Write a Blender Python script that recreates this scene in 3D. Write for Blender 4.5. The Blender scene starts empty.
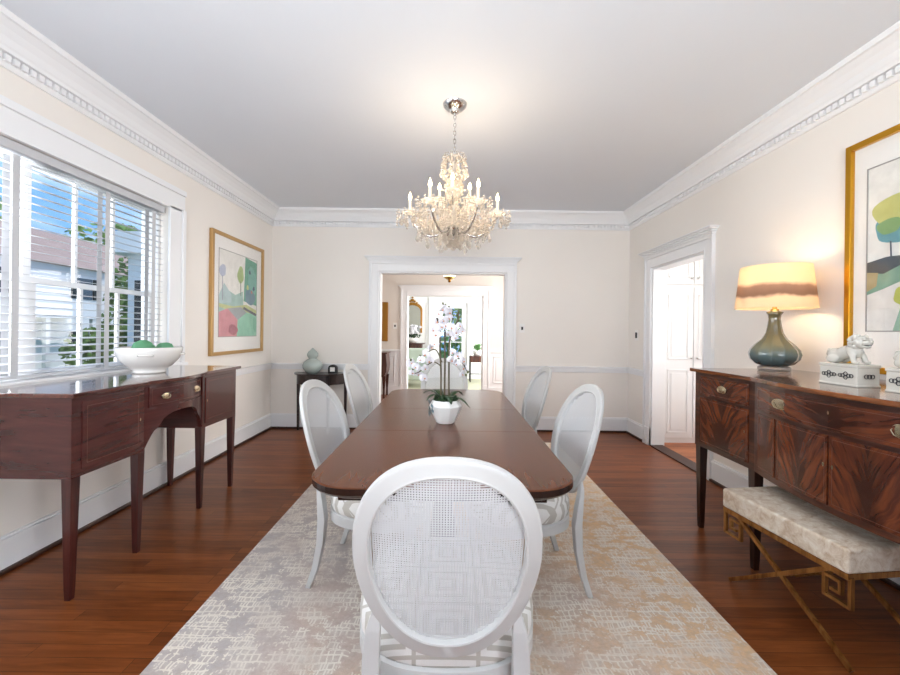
import bpy, bmesh, math, random
from mathutils import Vector, Matrix, noise
random.seed(7)
C = bpy.context.scene.collection
PI = math.pi
sc = bpy.context.scene

# ---------------------------------------------------------------- camera
cam_d = bpy.data.cameras.new('camera'); cam = bpy.data.objects.new('camera', cam_d); C.objects.link(cam)
cam_d.sensor_width = 36; cam_d.lens = 16.0; cam_d.shift_y = -6.5/900; cam_d.clip_start = .02; cam_d.clip_end = 300
cam.matrix_world = Matrix.Translation((0, 0, 1.28)) @ Matrix.Rotation(PI/2, 4, 'X') @ Matrix.Rotation(math.radians(.7), 4, 'Z')
sc.camera = cam
sc.view_settings.view_transform = 'Standard'; sc.view_settings.look = 'None'
sc.view_settings.gamma = 1; sc.view_settings.use_curve_mapping = False
sc.view_settings.exposure = 1.2

# ---------------------------------------------------------------- world, sun, area lights
def lin(c):
    return tuple(((v/255)/12.92 if v/255 <= .04045 else ((v/255+.055)/1.055)**2.4) for v in c)
world = bpy.data.worlds.new('sky'); sc.world = world; world.use_nodes = True
nt = world.node_tree; nt.nodes.clear()
wo = nt.nodes.new('ShaderNodeOutputWorld'); wb = nt.nodes.new('ShaderNodeBackground')
tc = nt.nodes.new('ShaderNodeTexCoord'); nz = nt.nodes.new('ShaderNodeTexNoise'); cr = nt.nodes.new('ShaderNodeValToRGB')
mp = nt.nodes.new('ShaderNodeMapping'); mp.inputs['Scale'].default_value = (1, 1, 2.6)
nt.links.new(tc.outputs['Generated'], mp.inputs[0]); nt.links.new(mp.outputs[0], nz.inputs['Vector'])
nz.inputs['Scale'].default_value = 3.2; nz.inputs['Detail'].default_value = 6
cr.color_ramp.elements[0].position = .46; cr.color_ramp.elements[0].color = (*lin((112, 162, 216)), 1)
cr.color_ramp.elements[1].position = .72; cr.color_ramp.elements[1].color = (*lin((228, 238, 250)), 1)
nt.links.new(nz.outputs['Fac'], cr.inputs[0]); nt.links.new(cr.outputs[0], wb.inputs[0]); nt.links.new(wb.outputs[0], wo.inputs[0])
wb.inputs[1].default_value = .72

def light(name, kind, loc, energy, color=(1, 1, 1), target=None, size=None, radius=None, spread=None):
    d = bpy.data.lights.new(name, kind); o = bpy.data.objects.new(name, d); C.objects.link(o)
    o.location = loc; d.energy = energy; d.color = color
    if size: d.shape = 'RECTANGLE'; d.size, d.size_y = size
    if spread: d.spread = math.radians(spread)
    if radius is not None: d.shadow_soft_size = radius
    if target is not None:
        o.rotation_euler = (Vector(target)-Vector(loc)).to_track_quat('-Z', 'Y').to_euler()
    return o
sun = light('sun', 'SUN', (20, 5, 20), .95, (1, .95, .87), target=(0, 12, 0)); sun.data.angle = .01
# fill lamps outside the unseen windows added behind and beside the camera
light('rear_window_fill', 'AREA', (0, -3.82, 1.5), 8, (.93, .97, 1), target=(0, 3, 2.8), size=(3.1, 1.75))
light('side_window_fill', 'AREA', (-2.62, -.2, 1.6), 22, (.9, .95, 1), target=(2, 1.5, 2.1), size=(1.7, 1.3))
light('right_window_fill', 'AREA', (2.62, -1.75, 1.3), 13, (.93, .97, 1), target=(-2.3, .9, .5), size=(1.6, 1.5), spread=75)  # added fill aimed at the lower left wall
light('hall_fill', 'AREA', (3.74, 3.95, 1.35), 13, (.95, .98, 1), target=(-2, 3.0, .6), size=(.9, 1.7), spread=95)  # added fill shining from the hall into the room; no window here
light('left_window_daylight', 'AREA', (-2.74, 1.72, 1.62), 32, (.93, .97, 1), target=(2, 2.6, 1.0), size=(.95, 1.3))
light('ceiling_bounce_fill', 'AREA', (0, -1.8, 1.35), 50, (.92, .97, 1), target=(0, .4, 3.5), size=(1.8, 1.0), spread=118)  # added fill lamp behind the camera, bounced off the ceiling
light('foyer_fill', 'AREA', (1.95, 6.6, 1.5), 32, (1, .96, .92), target=(-2, 6.6, 1.3), size=(1.6, 1.6))  # added area lamp to brighten the foyer; no window in this wall
light('living_room_daylight', 'AREA', (2.7, 9.4, 1.5), 80, (1, 1, 1), target=(-2, 9.7, 1.2), size=(1.8, 1.8))
light('hall_ceiling_fill', 'AREA', (3.0, 3.7, 2.55), 4, (1, .96, .92), target=(3.0, 4.1, 0), size=(.6, .6))  # added overhead fill for the hall, no fitting modelled

# ---------------------------------------------------------------- helpers
OFF = {}
class MB:
    def __init__(s): s.bm = bmesh.new()
    def box(s, x0, x1, y0, y1, z0, z1):
        if x0 > x1: x0, x1 = x1, x0
        if y0 > y1: y0, y1 = y1, y0
        v = [s.bm.verts.new(p) for p in ((x0,y0,z0),(x1,y0,z0),(x1,y1,z0),(x0,y1,z0),(x0,y0,z1),(x1,y0,z1),(x1,y1,z1),(x0,y1,z1))]
        for f in ((0,3,2,1),(4,5,6,7),(0,1,5,4),(1,2,6,5),(2,3,7,6),(3,0,4,7)): s.bm.faces.new([v[i] for i in f])
        return s
    def loft(s, rings, close_ring=True, caps=True, loop=False):
        R = [[s.bm.verts.new(p) for p in r] for r in rings]
        n = len(R[0]); m = len(R)
        for i in range(m if loop else m-1):
            a, b = R[i], R[(i+1) % m]
            for j in range(n if close_ring else n-1):
                k = (j+1) % n
                try: s.bm.faces.new((a[j], a[k], b[k], b[j]))
                except ValueError: pass
        if caps and not loop:
            for r in (R[0], R[-1]):
                try: s.bm.faces.new(r)
                except ValueError: pass
        return s
    def lathe(s, prof, c=(0,0,0), seg=24, sx=1, sy=1, flute=0, nf=12):
        rings = []
        for r, z in prof:
            ring = []
            for i in range(seg):
                a = 2*PI*i/seg; rr = max(r, .0004)*(1+flute*abs(math.cos(a*nf/2)) if flute else 1)
                ring.append((c[0]+rr*sx*math.cos(a), c[1]+rr*sy*math.sin(a), c[2]+z))
            rings.append(ring)
        return s.loft(rings)
    def prism(s, plan, z0, z1):
        return s.loft([[(x, y, z0) for x, y in plan], [(x, y, z1) for x, y in plan]])
    def tube(s, pts, rad, seg=8, sx=1.0, loop=False):
        pts = [Vector(p) for p in pts]; n = len(pts)
        if not isinstance(rad, (list, tuple)): rad = [rad]*n
        rings = []; prev = None
        for i, p in enumerate(pts):
            if loop: t = pts[(i+1) % n]-pts[i-1]
            else: t = pts[min(i+1, n-1)]-pts[max(i-1, 0)]
            t.normalize()
            if prev is None:
                up = Vector((0,0,1)) if abs(t.z) < .9 else Vector((1,0,0))
                u = t.cross(up).normalized()
            else:
                u = (prev - t*prev.dot(t)).normalized()
            prev = u; w = t.cross(u)
            rings.append([p+u*math.cos(2*PI*k/seg)*rad[i]*sx+w*math.sin(2*PI*k/seg)*rad[i] for k in range(seg)])
        return s.loft(rings, loop=loop)
    def bar(s, pts, sizes):
        """rectangular section following pts; sizes (wx, wy) horizontal section"""
        rings = []
        for (x, y, z), (a, b) in zip(pts, sizes):
            rings.append([(x-a/2, y-b/2, z), (x+a/2, y-b/2, z), (x+a/2, y+b/2, z), (x-a/2, y+b/2, z)])
        return s.loft(rings)
    def strut(s, p, q, w, h):
        """straight flat bar between two points lying in a plane of constant x"""
        p, q = Vector(p), Vector(q); t = (q-p).normalized(); n = t.cross(Vector((1,0,0))).normalized()*h/2; u = Vector((w/2,0,0))
        return s.loft([[e-u-n, e+u-n, e+u+n, e-u+n] for e in (p, q)])
    def sphere(s, c, r, seg=14, sz=1, n=8):
        return s.lathe([(r*math.sin(PI*i/n), -r*sz*math.cos(PI*i/n)) for i in range(n+1)], c, seg)
    def ell(s, c, rx, ry, rz, rot=None, seg=12, n=8):
        M = rot or Matrix.Identity(3); rings = []
        for i in range(n+1):
            t = PI*i/n; st = max(math.sin(t), .02)
            rings.append([Vector(c)+M@Vector((rx*st*math.cos(2*PI*k/seg), ry*st*math.sin(2*PI*k/seg), -rz*math.cos(t))) for k in range(seg)])
        return s.loft(rings)
    def curtain(s, sd, ys, xf, zb, zt, t):
        rings = []
        for y in ys:
            a, b = zb(y), zt(y); X = xf(y)
            rings.append([(sd*X, y, a), (sd*(X+t), y, a), (sd*(X+t), y, b), (sd*X, y, b)])
        return s.loft(rings)
    def poly(s, pts):
        s.bm.faces.new([s.bm.verts.new(p) for p in pts]); return s
    def build(s, name, mat, parent=None, smooth=False, bevel=0, bseg=2, weld=False, sub=0):
        bm = s.bm
        if weld: bmesh.ops.remove_doubles(bm, verts=bm.verts, dist=1e-5)
        bmesh.ops.recalc_face_normals(bm, faces=bm.faces)
        me = bpy.data.meshes.new(name); root = parent
        if parent is not None:
            while root.parent: root = root.parent
            off = OFF.get(root.name, Vector((0,0,0)))
        else:
            xs = [v.co for v in bm.verts]
            mn = Vector((min(v.x for v in xs), min(v.y for v in xs), min(v.z for v in xs))); mx = Vector((max(v.x for v in xs), max(v.y for v in xs), max(v.z for v in xs)))
            off = Vector(((mn.x+mx.x)/2, (mn.y+mx.y)/2, mn.z))
        for v in bm.verts: v.co -= off
        bm.to_mesh(me); bm.free()
        if smooth:
            for p in me.polygons: p.use_smooth = True
        o = bpy.data.objects.new(name, me); C.objects.link(o)
        for m in (mat if isinstance(mat, list) else [mat]): me.materials.append(m)
        if parent is not None: o.parent = parent
        else: o.location = off; OFF[o.name] = off
        if bevel:
            b = o.modifiers.new('b', 'BEVEL'); b.width = bevel; b.segments = bseg; b.limit_method = 'ANGLE'; b.angle_limit = .6
            if smooth is False:
                pass
        if sub:
            m_ = o.modifiers.new('s', 'SUBSURF'); m_.levels = sub; m_.render_levels = sub
        if smooth == 'auto':
            try: me.set_sharp_from_angle(angle=.7)
            except Exception: pass
        return o
def tag(o, label, cat, group=None):
    o['label'] = label; o['category'] = cat
    if group: o['group'] = group
    return o
def thing(name, loc, label, cat, group=None):
    o = bpy.data.objects.new(name, None); C.objects.link(o); o.location = loc; o.empty_display_size = .1
    OFF[o.name] = Vector(loc); return tag(o, label, cat, group)
def struct(mb, name, mat, **k):
    o = mb.build(name, mat, **k); o['kind'] = 'structure'; return o
def copy_tree(o, parent=None):
    c = o.copy(); C.objects.link(c); c.parent = parent
    for ch in [x for x in bpy.data.objects if x.parent == o]: copy_tree(ch, c)
    return c

# ---------------------------------------------------------------- materials
def mat(name, col, rough=.5, metal=0, coat=0, spec=.5, trans=0, emit=None, es=0, ior=1.45, alpha=1, sss=0):
    m = bpy.data.materials.new(name); m.use_nodes = True; b = m.node_tree.nodes['Principled BSDF']
    b.inputs['Base Color'].default_value = (*lin(col), 1); b.inputs['Roughness'].default_value = rough
    b.inputs['Metallic'].default_value = metal; b.inputs['Coat Weight'].default_value = coat; b.inputs['Coat Roughness'].default_value = .08
    b.inputs['Specular IOR Level'].default_value = spec; b.inputs['Transmission Weight'].default_value = trans; b.inputs['IOR'].default_value = ior
    if emit: b.inputs['Emission Color'].default_value = (*lin(emit), 1); b.inputs['Emission Strength'].default_value = es
    return m
class N:
    def __init__(s, m): s.t = m.node_tree; s.b = s.t.nodes.get('Principled BSDF')
    def n(s, typ, **k):
        x = s.t.nodes.new(typ)
        for a, v in k.items(): setattr(x, a, v)
        return x
    def l(s, a, b): s.t.links.new(a, b)
    def m(s, op, a, b=None, c=None, clamp=False):
        x = s.t.nodes.new('ShaderNodeMath'); x.operation = op; x.use_clamp = clamp
        for i, v in enumerate((a, b, c)):
            if v is None: continue
            if isinstance(v, (int, float)): x.inputs[i].default_value = v
            else: s.l(v, x.inputs[i])
        return x.outputs[0]
    def ramp(s, fac, stops):
        r = s.n('ShaderNodeValToRGB'); e = r.color_ramp.elements
        while len(e) < len(stops): e.new(.5)
        for q, (p, c) in zip(e, stops): q.position = p; q.color = (*lin(c), 1)
        s.l(fac, r.inputs[0]); return r.outputs[0]
    def noise(s, vec, scale, detail=4, rough=.5, dist=0):
        x = s.n('ShaderNodeTexNoise'); x.inputs['Scale'].default_value = scale; x.inputs['Detail'].default_value = detail
        x.inputs['Roughness'].default_value = rough; x.inputs['Distortion'].default_value = dist
        if vec is not None: s.l(vec, x.inputs['Vector'])
        return x.outputs['Fac']
    def map(s, vec, scale=(1,1,1), loc=(0,0,0), rot=(0,0,0)):
        x = s.n('ShaderNodeMapping'); x.inputs['Scale'].default_value = scale; x.inputs['Location'].default_value = loc; x.inputs['Rotation'].default_value = rot
        s.l(vec, x.inputs[0]); return x.outputs[0]
    def tc(s, w='Object'): return s.n('ShaderNodeTexCoord').outputs[w]
    def sep(s, v):
        x = s.n('ShaderNodeSeparateXYZ'); s.l(v, x.inputs[0]); return x.outputs
    def comb(s, a, b, c=0):
        x = s.n('ShaderNodeCombineXYZ')
        for i, v in enumerate((a, b, c)):
            if isinstance(v, (int, float)): x.inputs[i].default_value = v
            else: s.l(v, x.inputs[i])
        return x.outputs[0]
    def mix(s, fac, a, b):
        x = s.n('ShaderNodeMix'); x.data_type = 'RGBA'
        for i, v in ((0, fac), (6, a), (7, b)):
            if isinstance(v, (int, float)): x.inputs[i].default_value = v
            elif isinstance(v, tuple): x.inputs[i].default_value = (*lin(v), 1)
            else: s.l(v, x.inputs[i])
        return x.outputs[2]
    def col(s, c): s.l(c, s.b.inputs['Base Color'])
    def bump(s, h, st=.2, d=.01):
        x = s.n('ShaderNodeBump'); x.inputs['Strength'].default_value = st; x.inputs['Distance'].default_value = d
        s.l(h, x.inputs['Height']); s.l(x.outputs[0], s.b.inputs['Normal'])

def plaster(name, c, amt=3, rough=.75):
    m = mat(name, c, rough); k = N(m); f = k.noise(k.tc(), 1.3, 3)
    k.col(k.mix(f, tuple(max(0, v-amt) for v in c), tuple(min(255, v+amt) for v in c)))
    k.bump(k.noise(k.tc(), 120, 2), .04, .002); return m
M_wall = plaster('cream_wall_paint', (236, 230, 223))
M_ceil = plaster('ceiling_paint', (224, 228, 234), 2, .9)
M_trim = plaster('white_trim_paint', (236, 236, 237), 1, .4)
M_foyer = plaster('foyer_wall_paint', (226, 218, 210))
M_living = plaster('living_wall_paint', (240, 240, 238))

def wood(name, dark, mid, light_, axis='y', rough=.28, coat=.4, scale=1.0):
    m = mat(name, mid, rough, coat=coat); k = N(m); o = k.tc()
    sc_ = {'x': (1.2, 14, 14), 'y': (14, 1.2, 14), 'z': (14, 14, 1.2), 'h': (1.6, 1.2, 12)}[axis]
    f = k.noise(k.map(o, tuple(v*scale for v in sc_)), 2.2, 6, .6, .6)
    k.col(k.ramp(f, [(.3, dark), (.5, mid), (.72, light_)])); k.bump(f, .03, .002); return m
M_mah = wood('red_mahogany', (60, 25, 23), (74, 32, 29), (88, 42, 38), 'h', .25, .5)
M_mahv = wood('red_mahogany_upright', (40, 15, 14), (66, 27, 24), (86, 40, 33), 'z', .3, .4)
M_mahtop = wood('polished_mahogany_top', (58, 26, 22), (84, 42, 34), (104, 56, 44), 'y', .12, .9)
M_wal = wood('dark_walnut_rail', (34, 14, 8), (62, 29, 17), (104, 56, 30), 'h', .3, .4)
M_walz = wood('dark_walnut_leg', (28, 11, 8), (46, 21, 14), (66, 33, 20), 'z', .3, .4)
M_waltop = wood('polished_walnut_top', (66, 32, 16), (108, 60, 32), (158, 98, 56), 'y', .16, .6)
M_table = wood('polished_table_top', (84, 44, 24), (92, 50, 28), (100, 56, 32), 'y', .22, 0, .7); M_table.node_tree.nodes['Principled BSDF'].inputs['Specular IOR Level'].default_value = .3
_n = M_table.node_tree; _n.links.remove(_n.nodes['Principled BSDF'].inputs['Normal'].links[0])
M_tabedge = wood('dark_table_edge', (24, 13, 10), (34, 19, 14), (46, 27, 20), 'y', .25, .5)
M_dark = wood('ebonised_wood', (20, 11, 10), (36, 20, 18), (56, 32, 26), 'x', .3, .3)
M_foychest = wood('brown_chest_wood', (44, 20, 14), (70, 34, 24), (96, 52, 34), 'z', .3, .3)

def flame(name):
    m = mat(name, (80, 40, 20), .26, coat=.5); k = N(m); g = k.sep(k.tc('Generated')); o = k.tc()
    a = k.m('ABSOLUTE', k.m('SUBTRACT', g[1], .5))
    wob = k.m('MULTIPLY', k.m('SUBTRACT', k.noise(k.map(o, (3, 3, 3)), 2, 3), .5), .5)
    w = k.m('ADD', k.m('SUBTRACT', g[2], k.m('MULTIPLY', k.m('POWER', a, .7), 1.7)), wob)
    f = k.noise(k.comb(k.m('MULTIPLY', w, 5), k.m('MULTIPLY', a, 2.2), k.sep(o)[1]), 1.5, 6, .55, .5)
    base = k.ramp(f, [(.28, (48, 19, 11)), (.48, (80, 36, 19)), (.62, (108, 54, 28)), (.8, (142, 80, 42))])
    core = k.m('MULTIPLY', k.m('SUBTRACT', 1, k.m('MULTIPLY', k.m('ADD', a, wob), 5.5), clamp=True), .75, clamp=True)
    k.col(k.mix(core, base, (34, 14, 10))); return m
M_flame = flame('flame_mahogany_veneer')

def floor_mat(name, cs, rough=.3, zc=True):
    m = mat(name, cs[1], rough, spec=.25); k = N(m); o = k.tc()
    br = k.n('ShaderNodeTexBrick'); k.l(o, br.inputs['Vector'])
    br.offset = .37; br.offset_frequency = 3; br.squash = 1
    for a, v in (('Scale', 1), ('Mortar Size', .0009), ('Mortar Smooth', .1), ('Bias', 0), ('Brick Width', 1.15), ('Row Height', .066)): br.inputs[a].default_value = v
    br.inputs['Color1'].default_value = (0, 0, 0, 1); br.inputs['Color2'].default_value = (1, 1, 1, 1); br.inputs['Mortar'].default_value = (.5, .5, .5, 1)
    sh = k.m('MULTIPLY', k.sep(br.outputs['Color'])[0], 7)
    g = k.sep(o)
    f = k.noise(k.comb(k.m('MULTIPLY', g[0], 2.2), k.m('MULTIPLY', g[1], 26), sh), 1.6, 6, .62, .7)
    tone = k.m('ADD', k.m('MULTIPLY', f, .72), k.m('MULTIPLY', k.sep(br.outputs['Color'])[0], .26))
    c = k.ramp(tone, [(.28, cs[0]), (.5, cs[1]), (.78, cs[2])])
    k.col(k.mix(br.outputs['Fac'], c, (30, 13, 7))); k.bump(k.m('SUBTRACT', f, k.m('MULTIPLY', br.outputs['Fac'], 2)), .06, .002)
    return m
M_floor = floor_mat('oak_strip_floor', ((90, 44, 18), (120, 64, 30), (146, 84, 44)))
M_hallfloor = floor_mat('orange_hall_floor', ((130, 70, 40), (172, 104, 66), (196, 130, 88)), .35)
M_shoe = mat('dark_shoe_moulding', (58, 30, 20), .4)
M_carpet = plaster('pale_olive_carpet', (166, 166, 142), 10, .95)

def rug_mat():
    m = mat('woven_rug', (190, 175, 155), .95, spec=.1); k = N(m); o0 = k.tc(); nn = k.n('ShaderNodeTexNoise'); nn.inputs['Scale'].default_value = 7; nn.inputs['Detail'].default_value = 3; k.l(o0, nn.inputs['Vector'])
    vm = k.n('ShaderNodeVectorMath'); vm.operation = 'MULTIPLY_ADD'; k.l(nn.outputs['Color'], vm.inputs[0]); vm.inputs[1].default_value = (.05, .05, 0); k.l(o0, vm.inputs[2]); o = vm.outputs[0]; g = k.sep(o)
    # broken fretwork of short strokes at two scales
    def strokes(W, H, loc):
        br = k.n('ShaderNodeTexBrick'); br.offset = .5; br.offset_frequency = 2; k.l(k.map(o, loc=loc), br.inputs['Vector'])
        for a, v in (('Scale', 1), ('Mortar Size', .0042), ('Mortar Smooth', .4), ('Brick Width', W), ('Row Height', H)): br.inputs[a].default_value = v
        return br.outputs['Fac']
    ln = k.m('MAXIMUM', strokes(.052, .034, (0, 0, 0)), strokes(.026, .062, (.013, .02, 0)))
    big = k.noise(o, 2.6, 5, .65, .3); mid = k.noise(k.map(o, (1, 1.2, 1), (3, 1, 0)), 9, 4, .7); fine = k.noise(o, 55, 3, .7)
    gate = k.m('MULTIPLY', k.m('GREATER_THAN', mid, .47), k.m('GREATER_THAN', fine, .40))
    area = k.m('MULTIPLY', k.m('SUBTRACT', big, .33), 4.0, clamp=True)
    lnm = k.m('MULTIPLY', k.m('MULTIPLY', ln, gate), area, clamp=True)
    hue = k.noise(k.map(o, (1, .8, 1), (7, 2, 0)), 1.0, 3, .6)
    grad = k.m('ADD', k.m('MULTIPLY', g[0], .22), k.m('ADD', hue, .0))
    ground = k.ramp(grad, [(.28, (184, 176, 174)), (.42, (200, 180, 170)), (.55, (220, 188, 156)), (.72, (224, 188, 148))])
    g2 = k.mix(k.m('MULTIPLY', k.m('SUBTRACT', mid, .38), 3.2, clamp=True), ground, (214, 204, 194))
    g3 = k.mix(k.m('MULTIPLY', k.m('SUBTRACT', fine, .35), 1.2, clamp=True), g2, (170, 154, 140))
    k.col(k.mix(lnm, g3, (228, 220, 208))); k.bump(k.noise(o, 260, 2), .5, .003); return m
M_rug = rug_mat()

M_chair = plaster('white_chair_lacquer', (196, 195, 193), 2, .42)
M_cane = plaster('white_cane', (212, 212, 213), 4, .6)
def fret():
    m = mat('fret_fabric', (225, 222, 216), .9, spec=.2); k = N(m); o = k.tc(); g = k.sep(o)
    # interlocking squares-in-squares, rotated a little by the drop of the cloth
    P_ = .17
    y2 = k.m('ADD', g[1], k.m('MULTIPLY', g[2], 1.0)); 
    u = k.m('ABSOLUTE', k.m('SUBTRACT', k.m('FRACT', k.m('ADD', k.m('DIVIDE', g[0], P_), .5)), .5))
    v = k.m('ABSOLUTE', k.m('SUBTRACT', k.m('FRACT', k.m('DIVIDE', y2, P_)), .5))
    c = k.m('MAXIMUM', u, v); d = k.m('FRACT', k.m('MULTIPLY', c, 5.4))
    k.col(k.mix(k.m('GREATER_THAN', d, .52), (222, 220, 216), (184, 179, 170)))
    k.bump(k.noise(o, 300, 2), .3, .002); return m
M_fret = fret()

M_brass = mat('brass', (196, 164, 96), .25, 1); M_silver = mat('silver', (200, 200, 200), .2, 1)
M_pull = mat('antique_brass_pull', (210, 200, 172), .22, 1)
M_gold = mat('gilt_frame', (206, 152, 44), .3, .85); M_goldpale = mat('pale_gilt_frame', (190, 152, 100), .35, .6)
M_bgold = wood('bronze_gilt_metal', (112, 72, 34), (160, 108, 56), (190, 138, 80), 'z', .4, 0); M_bgold.node_tree.nodes['Principled BSDF'].inputs['Metallic'].default_value = .7
def thin_glass(name, tint=(255, 255, 255), r=.0, k_=.07):
    m = bpy.data.materials.new(name); m.use_nodes = True; t = m.node_tree; t.nodes.clear()
    o = t.nodes.new('ShaderNodeOutputMaterial'); a = t.nodes.new('ShaderNodeBsdfTransparent'); b = t.nodes.new('ShaderNodeBsdfGlossy'); x = t.nodes.new('ShaderNodeMixShader')
    f0 = t.nodes.new('ShaderNodeLayerWeight'); f0.inputs[0].default_value = .5; f1 = t.nodes.new('ShaderNodeMath'); f1.operation = 'POWER'; f1.inputs[1].default_value = 5
    f = t.nodes.new('ShaderNodeMath'); f.operation = 'MULTIPLY_ADD'; f.inputs[1].default_value = .45; f.inputs[2].default_value = .03
    t.links.new(f0.outputs['Facing'], f1.inputs[0]); t.links.new(f1.outputs[0], f.inputs[0])
    a.inputs[0].default_value = (*lin(tint), 1); b.inputs['Roughness'].default_value = r
    t.links.new(f.outputs[0], x.inputs[0]); t.links.new(a.outputs[0], x.inputs[1]); t.links.new(b.outputs[0], x.inputs[2]); t.links.new(x.outputs[0], o.inputs[0]); return m
M_pane = thin_glass('window_glass'); M_picglass = thin_glass('picture_glass')
M_crystal = bpy.data.materials.new('cut_crystal'); M_crystal.use_nodes = True
_t = M_crystal.node_tree; _t.nodes.clear(); _o = _t.nodes.new('ShaderNodeOutputMaterial'); _a = _t.nodes.new('ShaderNodeBsdfTransparent'); _g = _t.nodes.new('ShaderNodeBsdfGlass'); _d = _t.nodes.new('ShaderNodeBsdfTranslucent')
_g.inputs['Roughness'].default_value = .02; _g.inputs['IOR'].default_value = 1.6; _a.inputs[0].default_value = (.9, .9, .9, 1); _d.inputs[0].default_value = (.96, .90, .82, 1)
_x = _t.nodes.new('ShaderNodeMixShader'); _y = _t.nodes.new('ShaderNodeMixShader'); _x.inputs[0].default_value = .45; _y.inputs[0].default_value = .42
_t.links.new(_a.outputs[0], _x.inputs[1]); _t.links.new(_g.outputs[0], _x.inputs[2]); _t.links.new(_x.outputs[0], _y.inputs[1]); _t.links.new(_d.outputs[0], _y.inputs[2]); _t.links.new(_y.outputs[0], _o.inputs[0])
M_bulb = mat('lit_candle_bulb', (255, 240, 210), .3, emit=(255, 226, 170), es=9)
M_candle = mat('ivory_candle_sleeve', (240, 226, 200), .5)
M_ceramic = mat('white_ceramic', (232, 229, 224), .18, coat=.5); M_potw = mat('matte_white_pot', (232, 230, 226), .4)
M_celadon = plaster('celadon_glaze', (168, 178, 172), 16, .25)
M_leaf = plaster('dark_orchid_leaf', (40, 66, 36), 8, .35); M_petal = mat('white_petal', (222, 219, 224), .6); M_stem = mat('brown_green_stem', (84, 74, 52), .5)
M_bud = mat('orchid_bud', (92, 96, 60), .5); M_lip = mat('orchid_lip', (206, 150, 120), .5); M_moss = plaster('green_moss', (110, 180, 132), 40, .9)
N(M_moss).bump(N(M_moss).noise(None, 60, 4), 1, .01)
M_ivy = plaster('pale_ivy', (98, 122, 130), 22, .5)
M_black = mat('black_plastic', (28, 27, 26), .4); M_mat = plaster('white_mat_board', (240, 238, 234), 1, .8)
M_mirror = mat('mirror_glass', (190, 195, 190), .03, 1); M_plate = mat('switch_plate', (236, 234, 230), .4)

# ---------------------------------------------------------------- room shell
H = 2.81; XL = -2.31; XR = 2.31; YB = 5.17; YF = -3.6
struct(MB().box(-2.51, 2.41, YF-.2, 8.08, -.12, 0), 'floor', M_floor)
struct(MB().box(-2.51, 2.51, YF-.2, YB+.15, H, H+.12), 'ceiling', M_ceil)
w = MB().box(-2.51, XL, YF-.2, -1.05, 0, H).box(-2.51, XL, .65, 1.25, 0, H).box(-2.51, XL, 3.26, YB, 0, H)
w.box(-2.51, XL, -1.05, .65, 0, .98).box(-2.51, XL, -1.05, .65, 2.26, H).box(-2.51, XL, 1.25, 3.26, 0, .98).box(-2.51, XL, 1.25, 3.26, 2.26, H)
struct(w, 'wall_left', M_wall)
w = MB().box(XR, 2.46, YF-.2, -2.6, 0, H).box(XR, 2.46, -2.6, -.9, 0, .6).box(XR, 2.46, -2.6, -.9, 2.26, H).box(XR, 2.46, -.9, 3.62, 0, H).box(XR, 2.46, 4.58, YB, 0, H).box(XR, 2.46, 3.62, 4.58, 2.03, H)
struct(w, 'wall_right', M_wall)
w = MB().box(-2.51, -.925, YB, YB+.15, 0, H).box(.725, 2.51, YB, YB+.15, 0, H).box(-.925, .725, YB, YB+.15, 2.04, H)
struct(w, 'wall_back', M_wall)
w = MB().box(XL, -1.55, YF-.2, YF, 0, H).box(1.55, XR, YF-.2, YF, 0, H).box(-1.55, 1.55, YF-.2, YF, 0, .6).box(-1.55, 1.55, YF-.2, YF, 2.36, H)
struct(w, 'wall_front', M_wall)
# front and near side windows, added unseen behind the camera to admit fill light
def sash(mb, axis, a0, a1, c, z0, z1, cols, rows, f=.045, mt=.02, d=.03):
    def bx(p0, p1, q0, q1, dd):
        if axis == 'y': mb.box(c-dd/2, c+dd/2, p0, p1, q0, q1)
        else: mb.box(p0, p1, c-dd/2, c+dd/2, q0, q1)
    bx(a0, a0+f, z0, z1, d); bx(a1-f, a1, z0, z1, d); bx(a0+f, a1-f, z0, z0+f, d); bx(a0+f, a1-f, z1-f, z1, d)
    for i in range(1, cols):
        p = a0+f+(a1-a0-2*f)*i/cols; bx(p-mt/2, p+mt/2, z0+f, z1-f, d*.7)
    for i in range(1, rows):
        q = z0+f+(z1-z0-2*f)*i/rows; bx(a0+f, a1-f, q-mt/2, q+mt/2, d*.66)
wf = MB()
for i in range(3):
    a = -1.55+i*1.035; sash(wf, 'x', a, a+1.03, YF-.1, .62, 1.48, 3, 2); sash(wf, 'x', a, a+1.03, YF-.14, 1.47, 2.34, 3, 2)
wn2 = struct(wf, 'added_window_2', M_trim)
wf = MB(); sash(wf, 'y', -1.04, .64, -2.42, .99, 1.6, 4, 2); sash(wf, 'y', -1.04, .64, -2.46, 1.6, 2.25, 4, 2)
struct(wf, 'added_window_3', M_trim)
wf = MB(); sash(wf, 'y', -2.59, -.91, 2.38, .61, 1.45, 4, 2); sash(wf, 'y', -2.59, -.91, 2.42, 1.45, 2.25, 4, 2)
struct(wf, 'added_window_4', M_trim)  # opening added to carry the right-hand fill lamp
# the window in view: two double-hung units and a mullion
wf = MB().box(-2.48, -2.41, 2.25, 2.295, .99, 2.26).box(-2.5, -2.37, 1.25, 1.27, .99, 2.26).box(-2.5, -2.37, 3.235, 3.26, .99, 2.26).box(-2.5, -2.37, 1.25, 3.26, 2.23, 2.26)
for a, b in ((2.295, 3.235), (1.27, 2.25)):
    sash(wf, 'y', a, b, -2.425, .99, 1.56, 3, 1, .032); sash(wf, 'y', a, b, -2.465, 1.53, 2.24, 3, 1, .032)
win = struct(wf, 'window_1', M_trim)
g = MB()
for a, b in ((2.295, 3.235), (1.27, 2.25)): g.box(-2.4265, -2.4235, a+.03, b-.03, 1.02, 1.53).box(-2.4665, -2.4635, a+.03, b-.03, 1.56, 2.21)
g.build('window_pane', M_pane, win)
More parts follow.
